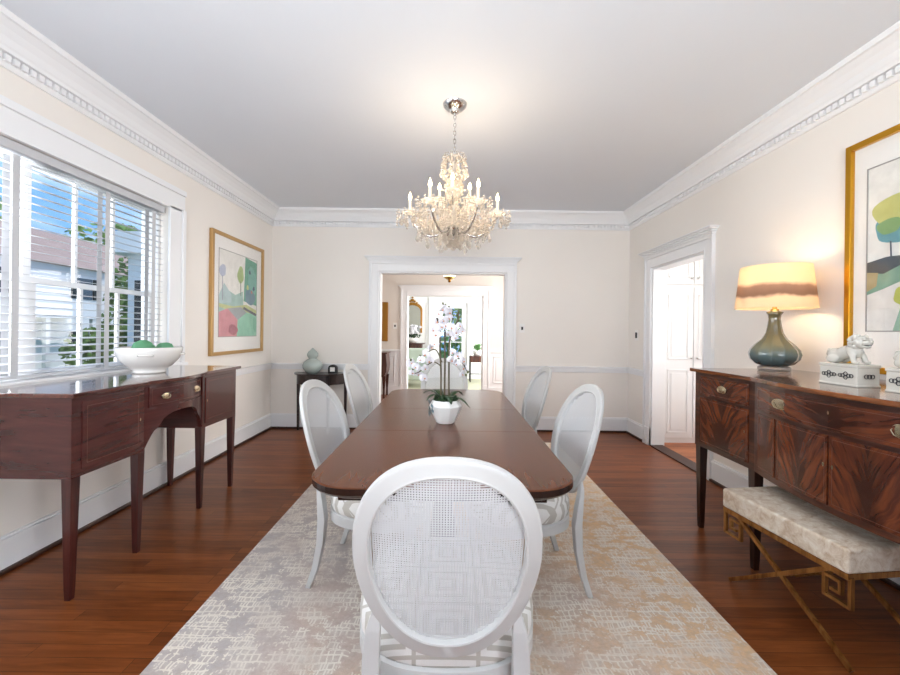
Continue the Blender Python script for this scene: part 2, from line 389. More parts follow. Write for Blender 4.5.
# casing, stool and apron round the window
cs = MB().box(XL, XL+.022, 3.26, 3.40, .98, 2.28).box(XL, XL+.035, 3.40, 3.44, .98, 2.28).box(XL, XL+.022, 1.11, 1.25, .98, 2.28).box(XL, XL+.035, 1.07, 1.11, .98, 2.28)
cs.box(XL, XL+.022, 1.07, 3.44, 2.26, 2.40).box(XL, XL+.035, 1.07, 3.44, 2.40, 2.445)
struct(cs, 'trim_1', M_trim, bevel=.004)
struct(MB().box(-2.40, XL+.045, 1.04, 3.47, .955, .985), 'trim_2', M_trim, bevel=.006)

# cased openings
def casing(name, axis, wallc, out, a0, a1, top, cw=.13, depth=.15, cornice=True, lining=True):
    """wallc: wall face coordinate, out: +-1 direction the face looks"""
    mb = MB()
    def bx(p0, p1, q0, q1, t0, t1):
        c0, c1 = wallc+out*t0, wallc+out*t1
        if axis == 'x': mb.box(p0, p1, c0, c1, q0, q1)
        else: mb.box(c0, c1, p0, p1, q0, q1)
    for s_, e in ((-1, a0), (1, a1)):
        bx(e, e+s_*(cw-.03), 0, top+cw-.03, 0, .02); bx(e+s_*(cw-.03), e+s_*cw, 0, top+cw, 0, .034); bx(e, e+s_*.018, 0, top, .02, .026)
        bx(e+s_*.0, e+s_*(cw+.004), 0, .2, 0, .03)
    bx(a0, a1, top, top+cw-.03, 0, .02); bx(a0-cw+.03, a1+cw-.03, top+cw-.03, top+cw, 0, .034); bx(a0, a1, top, top+.018, .02, .026)
    if cornice:
        z = top+cw
        for (h, o_) in ((.018, .042), (.018, .056), (.014, .075), (.012, .088)):
            bx(a0-cw-o_+.034, a1+cw+o_-.034, z, z+h, 0, o_); z += h
    if lining:
        bx(a0-.001, a0+.02, 0, top, -depth, 0); bx(a1-.02, a1+.001, 0, top, -depth, 0); bx(a0+.02, a1-.02, top-.02, top+.001, -depth, 0)
    return struct(mb, name, M_trim, bevel=.003)
casing('trim_3', 'x', YB, -1, -.925, .725, 2.04, .125)
casing('trim_4', 'y', XR, -1, 3.62, 4.58, 2.03, .13)
casing('trim_5', 'x', 8.0, -1, -.86, .66, 1.99, .13)
casing('trim_6', 'x', YB+.15, 1, -.925, .725, 2.04, .125, lining=False)

# chair rail, baseboards, shoe, crown
def run(name, path_boxes, m=M_trim, **k):
    mb = MB()
    for b in path_boxes: mb.box(*b)
    return struct(mb, name, m, **k)
def rail_boxes(side, a0, a1, prof):
    out = []
    for z0, z1, t in prof:
        if side == 'left': out.append((XL, XL+t, a0, a1, z0, z1))
        if side == 'right': out.append((XR-t, XR, a0, a1, z0, z1))
        if side == 'back': out.append((a0, a1, YB-t, YB, z0, z1))
        if side == 'front': out.append((a0, a1, YF, YF+t, z0, z1))
    return out
RP = [(.765, .78, .012), (.78, .81, .02), (.81, .832, .034), (.832, .842, .044)]
BP = [(.0, .155, .018), (.155, .175, .024), (.175, .19, .014)]
SP = [(.0, .022, .038)]
segs = {'left': [(YF, YB)], 'right': [(YF, 3.49), (4.71, YB)], 'back': [(XL, -1.05), (.85, XR)], 'front': [(XL, XR)]}
rsegs = {'left': [(YF, 1.04), (3.47, YB)], 'right': [(YF, -2.6), (-.9, 3.49), (4.71, YB)], 'back': [(XL, -1.05), (.85, XR)], 'front': [(XL, -1.55), (1.55, XR)]}
n_ = 7
for sd in segs:
    for s0, s1 in segs[sd]:
        pass
    run('baseboard_'+sd, [b for s0, s1 in segs[sd] for b in rail_boxes(sd, s0, s1, BP)], bevel=.003)
    run('trim_%d' % n_, [b for s0, s1 in segs[sd] for b in rail_boxes(sd, s0, s1, SP)], M_shoe, bevel=.006); n_ += 1
    run('trim_%d' % n_, [b for s0, s1 in rsegs[sd] for b in rail_boxes(sd, s0, s1, RP)], bevel=.004); n_ += 1
# crown: stepped bed moulding, dentils, cove, fascia
CP = [(H-.205, .012), (H-.195, .02), (H-.185, .024), (H-.145, .024), (H-.142, .05), (H-.125, .055), (H-.115, .062), (H-.085, .075), (H-.055, .10), (H-.03, .13), (H-.028, .145), (H-.005, .152), (H, .152)]
def crown(name, side):
    mb = MB()
    prof = [(0, H-.205)]+[(t, z) for z, t in CP]+[(0, H)]
    def P(t, z, a):
        return {'left': (XL+t, a, z), 'right': (XR-t, a, z), 'back': (a, YB-t, z), 'front': (a, YF+t, z)}[side]
    a0, a1 = (YF, YB) if side in ('left', 'right') else (XL, XR)
    mb.loft([[P(t, z, a0+t) for t, z in prof], [P(t, z, a1-t) for t, z in prof]])
    n = int((a1-a0-.08)/.042)
    for i in range(n):
        a = a0+.04+i*.042; b = a+.026
        pa, pb = P(.022, H-.182, a), P(.044, H-.15, b)
        mb.box(pa[0], pb[0], pa[1], pb[1], pa[2], pb[2])
    struct(mb, name, M_trim)
for i, sd in enumerate(('left', 'right', 'back', 'front')): crown('trim_%d' % (20+i), sd)

# foyer
struct(MB().box(-2.5, -2.35, YB+.15, 8.15, 0, H).box(-2.35, -.86, 8.0, 8.15, 0, H).box(.66, 2.35, 8.0, 8.15, 0, H).box(-.86, .66, 8.0, 8.15, 1.99, H).box(2.2, 2.35, YB+.15, 8.15, 0, H), 'wall_foyer', M_foyer)
struct(MB().box(-2.51, 2.51, YB+.15, 8.15, H, H+.12), 'ceiling_foyer', M_ceil)
wn = MB()
for a0, a1 in ((-2.35, -.992), (.792, 2.2)):
    wn.box(a0, a1, 7.985, 8.0, 0, .86).box(a0, a1, 7.955, 8.0, .86, .90).box(a0, a1, 7.965, 8.0, 0, .17)
    n = 3; wd = (a1-a0-.1)/n
    for i in range(n):
        p0, p1 = a0+.08+i*wd, a0+i*wd+wd
        for q in ((p0, p1, .25, .268), (p0, p1, .762, .78), (p0, p0+.018, .25, .78), (p1-.018, p1, .25, .78)): wn.box(q[0], q[1], 7.972, 7.985, q[2], q[3])
        wn.box(p0+.05, p1-.05, 7.976, 7.985, .30, .73)
struct(wn, 'trim_30', M_trim, bevel=.003)
# living room beyond the foyer
struct(MB().box(-3.2, -3.0, 8.15, 10.95, 0, H).box(2.9, 3.1, 8.15, 10.95, 0, H).box(-3.0, -.45, 10.8, 10.95, 0, H).box(.48, 2.9, 10.8, 10.95, 0, H).box(-.45, .48, 10.8, 10.95, 2.1, H), 'wall_living', M_living)
struct(MB().box(-3.2, 3.1, 8.08, 10.95, -.12, 0), 'floor_living', M_carpet)
struct(MB().box(-3.2, 3.1, 8.15, 10.95, H, H+.12), 'ceiling_living', M_ceil)
casing('trim_31', 'x', 10.8, -1, -.45, .48, 2.06, .12, cornice=False)
tl = MB().box(-3, -.57, 10.76, 10.8, 0, .17).box(.60, 2.9, 10.76, 10.8, 0, .17)
for a0, a1 in ((-2.6, -1.4), (-1.3, -.62), (.66, 1.1), (1.2, 1.9)):
    for q in ((a0, a1, .3, .32), (a0, a1, 2.0, 2.02), (a0, a0+.02, .3, 2.02), (a1-.02, a1, .3, 2.02), (a0, a1, 1.2, 1.22)): tl.box(q[0], q[1], 10.782, 10.8, q[2], q[3])
struct(tl, 'trim_32', M_trim)
dr = MB(); sash(dr, 'x', -.43, .46, 10.86, .02, 2.04, 1, 1, .12, .03, .04); dr.box(-.31, .34, 10.845, 10.875, .14, .5)
sash(dr, 'x', -.31, .34, 10.86, .5, 1.92, 2, 3, .02, .02, .036)
d1 = struct(dr, 'door_1', M_trim); MB().box(-.3, .33, 10.857, 10.863, .5, 1.92).build('door_pane', M_pane, d1)
MB().lathe([(.02, 0), (.03, .02), (.028, .04), (0, .05)], (0, 0, 0), 12).build('door_knob', M_brass, d1)
k_ = [o for o in bpy.data.objects if o.name.startswith('door_knob')][-1]; k_.rotation_euler = (PI/2, 0, 0)
k_.location = Vector((-.37, 10.84, 1.0))-OFF[d1.name]
for v in k_.data.vertices: v.co += OFF[d1.name]
# side hall through the right-hand doorway
struct(MB().box(2.46, 3.9, 3.1, 3.2, 0, H).box(3.8, 3.9, 3.2, 4.75, 0, H).box(2.46, 3.9, 4.9, 5.0, 0, H), 'wall_hall', M_wall)
struct(MB().box(2.41, 3.9, 3.1, 5.0, -.12, 0), 'floor_hall', M_hallfloor)
struct(MB().box(2.46, 3.9, 3.1, 5.0, H, H+.12), 'ceiling_hall', M_ceil)
struct(MB().box(2.29, 2.44, 3.64, 4.56, 0, .012), 'trim_33', M_shoe, bevel=.004)

# ---------------------------------------------------------------- outside
M_lawn = plaster('lawn_grass', (112, 132, 66), 18, .95); M_drive = plaster('grey_driveway', (176, 172, 170), 8, .9)
M_siding = plaster('white_siding', (220, 222, 226), 3, .7); M_roof = plaster('brown_shingles', (178, 152, 142), 12, .9)
M_shut = mat('black_shutter', (28, 34, 34), .5); M_hedge = plaster('hedge_leaves', (92, 120, 60), 24, .8); M_bark = plaster('tree_bark', (90, 74, 60), 12, .9)
M_winblue = mat('dark_house_window', (70, 84, 96), .1)
struct(MB().box(-70, -2.56, -20, 70, -1.3, -1.2), 'ground_lawn', M_lawn)
struct(MB().box(-15, -9, -20, 70, -1.2, -1.17), 'ground_driveway', M_drive)
nh = thing('neighbour_house', (-24, 22, -1.2), 'white two storey house with brown roof seen across the drive through the blinds', 'house')
MB().box(-28, -22, 9, 31, -1.2, 4.7).build('wall', M_siding, nh)
MB().loft([[(-21.5, 8.5, 4.7), (-25, 8.5, 7.1), (-28.5, 8.5, 4.7)], [(-21.5, 31.5, 4.7), (-25, 31.5, 7.1), (-28.5, 31.5, 4.7)]]).build('roof', M_roof, nh)
for yy in (12, 16, 20, 24, 28):
    for z0 in (-.2, 2.9):
        f = MB().box(-22, -21.93, yy-.5, yy+.5, z0, z0+1.25).build('window', M_winblue, nh)
        
        for e_ in (-.7, .7): MB().box(-21.95, -21.9, yy+e_-.15, yy+e_+.15, z0, z0+1.25).build('shutter', M_shut, nh)
MB().box(-22, -20, 17.2, 22.8, 1.7, 2.0).build('porch_roof', M_siding, nh)
for yy in (17.4, 20, 22.6): MB().box(-20.3, -20.1, yy-.1, yy+.1, -1.2, 1.7).build('porch_post', M_siding, nh)
def leafy(name, c, r, n, leaf, trunk_h, label, cat, mt=M_hedge, group=None, sparse=1):
    t = thing(name, (c[0], c[1], -1.2), label, cat, group); mb = MB()
    rnd = random.Random(int(c[1]*10))
    for i in range(n):
        while True:
            p = Vector((rnd.uniform(-1, 1), rnd.uniform(-1, 1), rnd.uniform(-1, 1)))
            if .35 < p.length < 1 and noise.noise(p*2.3+Vector((c[1], 0, 0))) > -.12*sparse: break
        q = Vector((c[0]+p.x*r[0], c[1]+p.y*r[1], c[2]+p.z*r[2]))
        u = Vector((rnd.uniform(-1, 1), rnd.uniform(-1, 1), rnd.uniform(-1, 1))).normalized()*leaf; v = u.orthogonal().normalized()*leaf*.7
        mb.poly((q-u, q+v, q+u, q-v))
    mb.build('foliage', mt, t)
    MB().tube([(c[0], c[1], -1.25), (c[0]+.05, c[1], trunk_h*.5), (c[0], c[1], trunk_h)], [.08*r[0]**.5, .06*r[0]**.5, .03]).build('trunk', M_bark, t)
    return t
M_treeg = plaster('tree_leaves', (124, 154, 84), 30, .8)
leafy('tree', (-34, 26, 10.5), (3, 6, 3.4), 900, .16, 8, 'tall thin leaved tree rising above the roof against the sky', 'tree', M_treeg, sparse=-1)
leafy('tree', (-33, 42, 8.2), (3, 8, 3.4), 1600, .3, 6, 'broad green tree behind the brown roof', 'tree', M_treeg)
leafy('tree', (-8.2, 10.6, 1.4), (.8, .8, 1.9), 1500, .09, 1.5, 'dense dark evergreen beside the white porch wing', 'tree')
leafy('shrub', (-18.4, 20.6, .0), (.9, 1.5, 1.2), 1200, .12, .2, 'rounded green shrub against the white house porch', 'shrub')
leafy('shrub', (-18.4, 15.6, -.3), (.9, 1.5, .9), 1000, .12, .2, 'low green shrub at the near end of the white house', 'shrub')
leafy('shrub', (0, 14.5, .9), (2.4, 1.0, 2.3), 3500, .1, .4, 'tall pale green garden shrub outside the far glazed door', 'shrub', M_treeg)
pw = thing('porch_wing', (-4.6, 7.2, -1.2), 'white porch wing with cornice and black shutter just outside the window', 'building')
MB().box(-5.0, -3.3, 6.2, 8.2, -1.2, 2.4).build('wall', M_siding, pw)
MB().box(-5.15, -3.2, 6.0, 8.4, 2.4, 2.72).build('cornice', M_siding, pw)
MB().box(-4.86, -4.72, 6.15, 6.2, .2, 2.0).build('shutter', M_shut, pw); MB().box(-4.70, -4.2, 6.17, 6.2, .2, 2.0).build('window', M_winblue, pw)

# ---------------------------------------------------------------- window blind
bl = thing('window_blind', (-2.345, 2.25, .99), 'white wooden slat blind with wide tapes hanging in the left window', 'blind')
mb = MB(); zz = 1.03
while zz < 2.20:
    a = math.radians(8); dx, dz = .024*math.cos(a), .024*math.sin(a)
    mb.loft([[(-2.345-dx, y, zz+dz-.0014), (-2.345+dx, y, zz-dz-.0014), (-2.345+dx, y, zz-dz+.0014), (-2.345-dx, y, zz+dz+.0014)] for y in (1.29, 3.225)]); zz += .0445
M_slat = mat('white_blind_slat', (198, 199, 202), .45)
mb.build('slat', M_slat, bl)
for y in (1.5, 2.13, 2.70, 3.12):
    MB().box(-2.372, -2.3715, y-.019, y+.019, 1.0, 2.19).box(-2.3185, -2.318, y-.019, y+.019, 1.0, 2.19).build('ladder_tape', M_slat, bl)
MB().box(-2.375, -2.312, 1.285, 3.23, 2.205, 2.255).build('headrail', M_slat, bl, bevel=.004)
MB().box(-2.37, -2.32, 1.29, 3.225, .992, 1.01).build('bottom_rail', M_slat, bl, bevel=.003)

# ---------------------------------------------------------------- rug
tag(MB().box(-1.12, 1.24, 1.0, 4.6, 0, .012).build('area_rug', M_rug, bevel=.004), 'large pale beige and grey woven rug under the dining table', 'rug')
RZ = .012

# ---------------------------------------------------------------- dining table
tb = thing('dining_table', (-.02, 2.43, RZ), 'long polished brown dining table with rounded corners on pedestals', 'table')
def tabplan(y0, y1, hx=.475, r=.17, near=True, far=True, inset=0, cx=-.02):
    pts = []; a = hx-inset; Y0, Y1 = 1.31+inset, 3.58-inset
    full = []
    for (sx, sy, st) in ((1, -1, -90), (1, 1, 0), (-1, 1, 90), (-1, -1, 180)):
        cxx = cx+sx*(a-r); cyy = (Y0+r) if sy < 0 else (Y1-r)
        for i in range(13):
            t = math.radians(st+90*i/12); full.append((cxx+r*math.cos(t), cyy+r*math.sin(t)))
    # clip in y
    out = []
    n = len(full)
    for i in range(n):
        p, q = full[i], full[(i+1) % n]
        ins = lambda v: y0-1e-9 <= v[1] <= y1+1e-9
        if ins(p): out.append(p)
        cuts = []
        for yc in (y0, y1):
            if (p[1]-yc)*(q[1]-yc) < 0:
                t = (yc-p[1])/(q[1]-p[1]); cuts.append((t, (p[0]+(q[0]-p[0])*t, yc)))
        for t, c in sorted(cuts): out.append(c)
    return out
for nm, a, b in (('table_end', 1.2, 2.0775), ('table_leaf', 2.0815, 2.6685), ('table_end', 2.6725, 3.7)):
    p0, p1, p2 = tabplan(a, b, inset=.012), tabplan(a, b, inset=0), tabplan(a, b, inset=.006)
    top = MB(); top.loft([[(x, y, .757) for x, y in p1], [(x, y, .76) for x, y in p2]]).build(nm, M_table, tb)
    e = MB(); e.loft([[(x, y, z) for x, y in p] for p, z in ((p0, .722), (p2, .726), (p1, .735), (p1, .757))]).build('moulded_edge', M_tabedge, [o for o in bpy.data.objects if o.name.startswith(nm)][-1])
MB().box(-.40, .36, 1.45, 3.42, .66, .722).build('apron', M_tabedge, tb, bevel=.003)
for yc, sg in ((1.72, 1), (3.14, -1)):
    pd = MB().lathe([(.075, .66), (.05, .62), (.035, .58), (.045, .50), (.06, .42), (.05, .36), (.032, .32), (.055, .28), (.06, .22), (.03, .2)], (-.02, yc, 0), 20).build('pedestal', M_tabedge, tb, smooth='auto')
    for an in (30, 150, 270):
        d = Vector((math.cos(math.radians(an)), sg*math.sin(math.radians(an)), 0))
        pts = [Vector((-.02, yc, .25))+d*.03, Vector((-.02, yc, .24))+d*.12, Vector((-.02, yc, .15))+d*.21, Vector((-.02, yc, .05))+d*.28, Vector((-.02, yc, .036))+d*.32]
        lg = MB().tube(pts, [.026, .024, .02, .017, .015], 8).build('leg', M_tabedge, tb, smooth=True)
        MB().ell(pts[-1]-Vector((0, 0, .006)), .022, .022, .018).build('brass_foot', M_brass, lg, smooth=True)

# ---------------------------------------------------------------- dining chairs
def back_pt(s_, t, d=0):
    """s across, t up along the raked back, d towards the front"""
    y = -.26-.16*(t/.58)**1.15; z = .43+t*.975
    return Vector((s_, y+.035*(s_/.235)**2+d, z+d*.25))
def oval(th, a=.235, b=.286):
    c, s_ = math.cos(th), math.sin(th); e = 2/2.25
    x = a*math.copysign(abs(c)**e, c); y = b*math.copysign(abs(s_)**e, s_)
    x *= 1+.09*(s_ if s_ < 0 else s_*.0)
    return x, .29+y
def make_chair():
    r = thing('dining_chair', (0, 0, 0), 'x', 'chair', 'white oval-backed dining chairs')
    mb = MB(); ns = 72; sec = [(0, .0), (.04, .008), (.2, .012), (.75, .010), (.86, .0135), (.95, .012), (1, .005), (1, -.005), (.95, -.012), (.86, -.0135), (.75, -.010), (.2, -.012), (.04, -.008)]
    rings = []
    for i in range(ns):
        th = 2*PI*i/ns; xo, yo = oval(th); xi, yi = oval(th, .190, .238)
        rings.append([back_pt(xo+(xi-xo)*k, yo+(yi-yo)*k, d) for k, d in sec])
    mb.loft(rings, loop=True); mb.build('back_frame', M_chair, r, smooth='auto')
    # woven cane, real strands both ways
    mb = MB(); p = .0066; wd = .0020
    def inside(s_, t):
        return (abs(s_)/(.196*(1-.09*max(0, (.29-t)/.24))))**2.25+(abs(t-.29)/.243)**2.25 < 1
    i = -.2
    while i < .2:
        run_ = [t for t in [k*.024+.04 for k in range(22)] if inside(i, t)]
        if len(run_) > 1:
            for t0, t1 in zip(run_[:-1], run_[1:]): mb.poly([back_pt(i-wd, t0, .002), back_pt(i+wd, t0, .002), back_pt(i+wd, t1, .002), back_pt(i-wd, t1, .002)])
        i += p
    t = .04
    while t < .54:
        run_ = [s_ for s_ in [k*.02-.2 for k in range(21)] if inside(s_, t)]
        if len(run_) > 1:
            for s0, s1 in zip(run_[:-1], run_[1:]): mb.poly([back_pt(s0, t-wd, 0), back_pt(s0, t+wd, 0), back_pt(s1, t+wd, 0), back_pt(s1, t-wd, 0)])
        t += p
    mb.build('cane_panel', M_cane, r)
    # seat rail
    def seatring(k, z, n=44):
        out = []
        for i in range(n):
            th = 2*PI*i/n; c, s_ = math.cos(th), math.sin(th); e = .72
            x = .272*k*math.copysign(abs(c)**e, c); y = .255*k*math.copysign(abs(s_)**e, s_)
            x *= 1+.07*s_*(1 if s_ < 0 else .4)
            out.append((x, y+.01, z))
        return out
    MB().loft([seatring(.97, .325), seatring(1, .33), seatring(1, .375), seatring(.97, .38)]).build('seat_rail', M_chair, r, smooth='auto')
    MB().loft([seatring(.96, .378), seatring(.985, .39), seatring(1.0, .42), seatring(.985, .45), seatring(.93, .475), seatring(.8, .49), seatring(.55, .50), seatring(.25, .503)]).build('seat_cushion', M_fret, r, smooth=True)
    for sx in (-1, 1):
        pts = [(sx*.178, -.268, .575), (sx*.188, -.262, .50), (sx*.195, -.248, .42), (sx*.196, -.24, .34), (sx*.198, -.247, .22), (sx*.202, -.27, .1), (sx*.207, -.305, .0)]
        MB().bar(pts, [(.008, .006), (.038, .020), (.044, .030), (.044, .038), (.036, .034), (.031, .03), (.026, .026)]).build('leg', M_chair, r, bevel=.006, bseg=3)
        MB().lathe([(.011, 0), (.014, .01), (.021, .26), (.024, .28), (.02, .29), (.027, .3), (.027, .34)], (sx*.196, .2, 0), 16).build('leg', M_chair, r, smooth='auto')
    return r
ch = make_chair()
spots = [((0, 1.29), 0, 'white oval-backed dining chair nearest the viewer, its woven back facing us'),
         ((-.35, 2.13), -98, 'white oval-backed dining chair on the left side of the table, the nearer one'),
         ((-.41, 3.20), -95, 'white oval-backed dining chair on the left side of the table, the farther one'),
         ((.36, 2.09), 97, 'white oval-backed dining chair on the right side of the table, the nearer one'),
         ((.38, 3.20), 95, 'white oval-backed dining chair on the right side of the table, the farther one'),
         ((-.05, 3.68), 180, 'white oval-backed dining chair at the far head of the table behind the orchid')]
for i, ((x, y), rz, lb) in enumerate(spots):
    o = ch if i == 0 else copy_tree(ch)
    o.location = (x, y, RZ); o.rotation_euler = (0, 0, math.radians(rz)); o['label'] = lb
del ch

# ---------------------------------------------------------------- sideboards
def pull(sd, x, y, z, parent, w=.042):
    mb = MB()
    # oval back plate in the y-z plane
    ring = lambda k, d: [(sd*(x-d), y+w*k*math.cos(2*PI*i/28), z+w*.56*k*math.sin(2*PI*i/28)) for i in range(28)]
    mb.loft([ring(1, .0), ring(1, .002), ring(.9, .0035), ring(.86, .002), ring(.5, .003)])
    mb.tube([(sd*(x-.004), y-w*.72, z+.004), (sd*(x-.009), y-w*.74, z), (sd*(x-.010), y-w*.5, z-w*.35), (sd*(x-.010), y, z-w*.45), (sd*(x-.010), y+w*.5, z-w*.35), (sd*(x-.009), y+w*.74, z), (sd*(x-.004), y+w*.72, z+.004)], .002, 6)
    return mb.build('handle', M_pull, parent, smooth='auto')
def lin_(a, b, n): return [a+(b-a)*i/n for i in range(n+1)]
def leg_sq(x, y, z1, m, parent, w0=.048, w1=.026):
    return MB().bar([(x, y, 0), (x, y, .05), (x, y, z1)], [(w1, w1), (w1+.004, w1+.004), (w0, w0)]).build('leg', m, parent, bevel=.002)
def escutcheon(sd, x, y, z, parent):
    ring = lambda k, d: [(sd*(x-d), y+.008*k*math.cos(2*PI*i/12), z+.016*k*math.sin(2*PI*i/12)) for i in range(12)]
    MB().loft([ring(.55, 0), ring(.55, .0015)]).build('escutcheon', M_pull, parent)

# left sideboard
L = thing('sideboard', (-2.0, 2.55, 0), 'red mahogany sideboard on tall tapered legs under the left window', 'sideboard')
yc, hh = 2.56, .27
def xfL(y): return 1.745-(.05*(1-((y-yc)/hh)**2) if abs(y-yc) < hh else 0)
def plan(sd, ys, xf, xb): return [(sd*xf(y), y) for y in ys]+[(sd*xb, ys[-1]), (sd*xb, ys[0])]
ysm = lin_(yc-hh, yc+hh, 14)
MB().box(-2.28, -1.745, 1.85, 2.29, .57, .95).build('cabinet_case', M_mah, L, bevel=.002)
MB().box(-2.28, -1.745, 2.83, 3.27, .57, .95).build('cabinet_case', M_mah, L, bevel=.002)
MB().prism(plan(-1, ysm, lambda y: xfL(y)+.012, 2.28), .80, .95).build('drawer_case', M_mah, L)
def arch(y):
    q = abs(y-yc)/hh; base = .765-.20*q**3.2
    if .62 < q < .74: base -= .012
    return base
MB().curtain(-1, lin_(yc-hh, yc+hh, 28), lambda y: xfL(y)+.004, arch, lambda y: .805, .022).build('arched_apron', M_mah, L)
yt = [1.825, 1.83]+lin_(2.29, 2.83, 12)+[3.29, 3.295]
MB().prism(plan(-1, yt, lambda y: xfL(y)-.03, 2.285), .95, .972).build('top', M_mahtop, L, bevel=.004, bseg=3)
M_inlay = mat('string_inlay', (92, 50, 36), .3)
def inlay(sd, xf, y0, y1, z0, z1, parent):
    mb = MB(); t = .0022
    for a, b, c, d in ((y0, y1, z0, z0+t), (y0, y1, z1-t, z1)): mb.curtain(sd, lin_(a, b, 8), lambda y: xf(y)-.0006, lambda y, c=c: c, lambda y, d=d: d, .002)
    for y in (y0, y1): mb.curtain(sd, [y-t/2, y+t/2], lambda y: xf(y)-.0006, lambda y: z0, lambda y: z1, .002)
    mb.build('string_inlay', M_inlay, parent)
for a, b in ((1.90, 2.265), (2.86, 3.225)):
    dd = MB().curtain(-1, [a, b], lambda y: 1.739, lambda y: .60, lambda y: .925, .012).build('door', M_mah, L, bevel=.002)
    inlay(-1, lambda y: 1.739, a+.025, b-.025, .625, .90, dd)
    escutcheon(-1, 1.738, b-.012 if a < 2 else a+.012, .76, dd)
dd = MB().curtain(-1, lin_(yc-hh+.03, yc+hh-.03, 12), lambda y: xfL(y)+.004, lambda y: .812, lambda y: .932, .014).build('drawer', M_mah, L)
inlay(-1, lambda y: xfL(y)+.004, yc-hh+.045, yc+hh-.045, .824, .92, dd)
for y in (yc-.14, yc+.15): pull(-1, xfL(y)+.003, y, .868, dd, .036)
for y in (1.875, 2.275, 2.845, 3.245): leg_sq(-1.769, y, .58, M_mahv, L)
for y in (1.875, 3.245): leg_sq(-2.255, y, .58, M_mahv, L)

# right sideboard
R = thing('sideboard', (2.0, 1.66, 0), 'long bow-fronted sideboard in dark flame-figured wood along the right wall', 'sideboard')
yc2, h2 = 1.66, .50
def xfR(y): return 1.65-(.07*(1-((y-yc2)/h2)**2) if abs(y-yc2) < h2 else 0)
yr = [.64]+lin_(yc2-h2, yc2+h2, 16)+[2.68]
MB().prism(plan(1, yr, xfR, 2.27), .545, 1.03).build('cabinet_case', M_wal, R)
MB().prism([(x-(.0 if x > 2 else .028), y+(.025 if y > 2.6 else (-.025 if y < .7 else 0))) for x, y in plan(1, yr, xfR, 2.285)], 1.03, 1.052).build('top', M_waltop, R, bevel=.004, bseg=3)
def panel(name, y0, y1, z0, z1, m=M_flame, dx=.005):
    p = MB().curtain(1, lin_(y0, y1, 8), lambda y: xfR(y)-dx, lambda y: z0, lambda y: z1, .012).build(name, m, R)
    inlay(1, lambda y: xfR(y)-dx, y0+.012, y1-.012, z0+.012, z1-.012, p); return p
for a, b in ((2.20, 2.625), (.695, 1.12)):
    d = panel('drawer', a, b, .885, 1.005); pull(1, 1.644, (a+b)/2, .945, d, .04)
    d = panel('door', a, b, .575, .868); escutcheon(1, 1.644, a+.025 if a > 2 else b-.025, .74, d)
d = panel('drawer', 1.20, 2.125, .885, 1.005)
for y in (1.93, 1.40): pull(1, xfR(y)-.006, y, .945, d, .046)
escutcheon(1, xfR(1.66)-.006, 1.66, .96, d)
for a, b, e in ((1.665, 1.955, .02), (1.365, 1.655, -.02)):
    d = panel('door', a, b, .575, .865); escutcheon(1, xfR(1.66)-.006, 1.66+e, .74, d)
panel('fixed_panel', 1.97, 2.12, .575, .865, M_flame); panel('fixed_panel', 1.205, 1.35, .575, .865, M_flame)
for y in (2.655, 2.185, 1.155, .665): leg_sq(1.68, y, .56, M_walz, R, .05, .028)
for y in (2.655, .665): leg_sq(2.24, y, .56, M_walz, R, .05, .028)

# ---------------------------------------------------------------- bowl with moss balls
bw = thing('bowl', (-2.04, 2.72, .972), 'white ceramic footed bowl on the left sideboard', 'bowl')
MB().lathe([(.08, .0), (.09, .0), (.095, .012), (.09, .02), (.13, .05), (.172, .10), (.188, .15), (.19, .172), (.184, .175), (.175, .15), (.15, .09), (.1, .05), (0, .04)], (-2.04, 2.72, .972), 48).build('basin', M_ceramic, bw, smooth=True)
for a in (-60, 120, 30, 210):
    c = Vector((-2.04+.178*math.cos(math.radians(a)), 2.72+.178*math.sin(math.radians(a)), .972+.125)); t_ = Vector((-math.sin(math.radians(a)), math.cos(math.radians(a)), 0)); o_ = Vector((math.cos(math.radians(a)), math.sin(math.radians(a)), 0))
    MB().tube([c-t_*.04-o_*.004, c-t_*.03+o_*.014, c+o_*.02, c+t_*.03+o_*.014, c+t_*.04-o_*.004], .006, 8).build('handle', M_ceramic, bw, smooth=True)
def mossball(c, r, lb):
    mb = MB(); mb.sphere((0, 0, 0), r, 28, 1, 18)
    for v in mb.bm.verts: v.co *= 1+.10*noise.noise(v.co*60)+.06*noise.noise(v.co*140)
    for v in mb.bm.verts: v.co += Vector(c)
    tag(mb.build('moss_ball', M_moss, smooth=True), lb, 'moss ball', 'green moss balls in the white bowl')
mossball((-2.055, 2.68, .972+.160), .062, 'round green moss ball standing highest in the white bowl')
mossball((-1.975, 2.775, .972+.150), .055, 'low green moss ball towards the right rim of the white bowl')
mossball((-2.10, 2.79, .972+.142), .05, 'green moss ball at the back of the white bowl by the window')

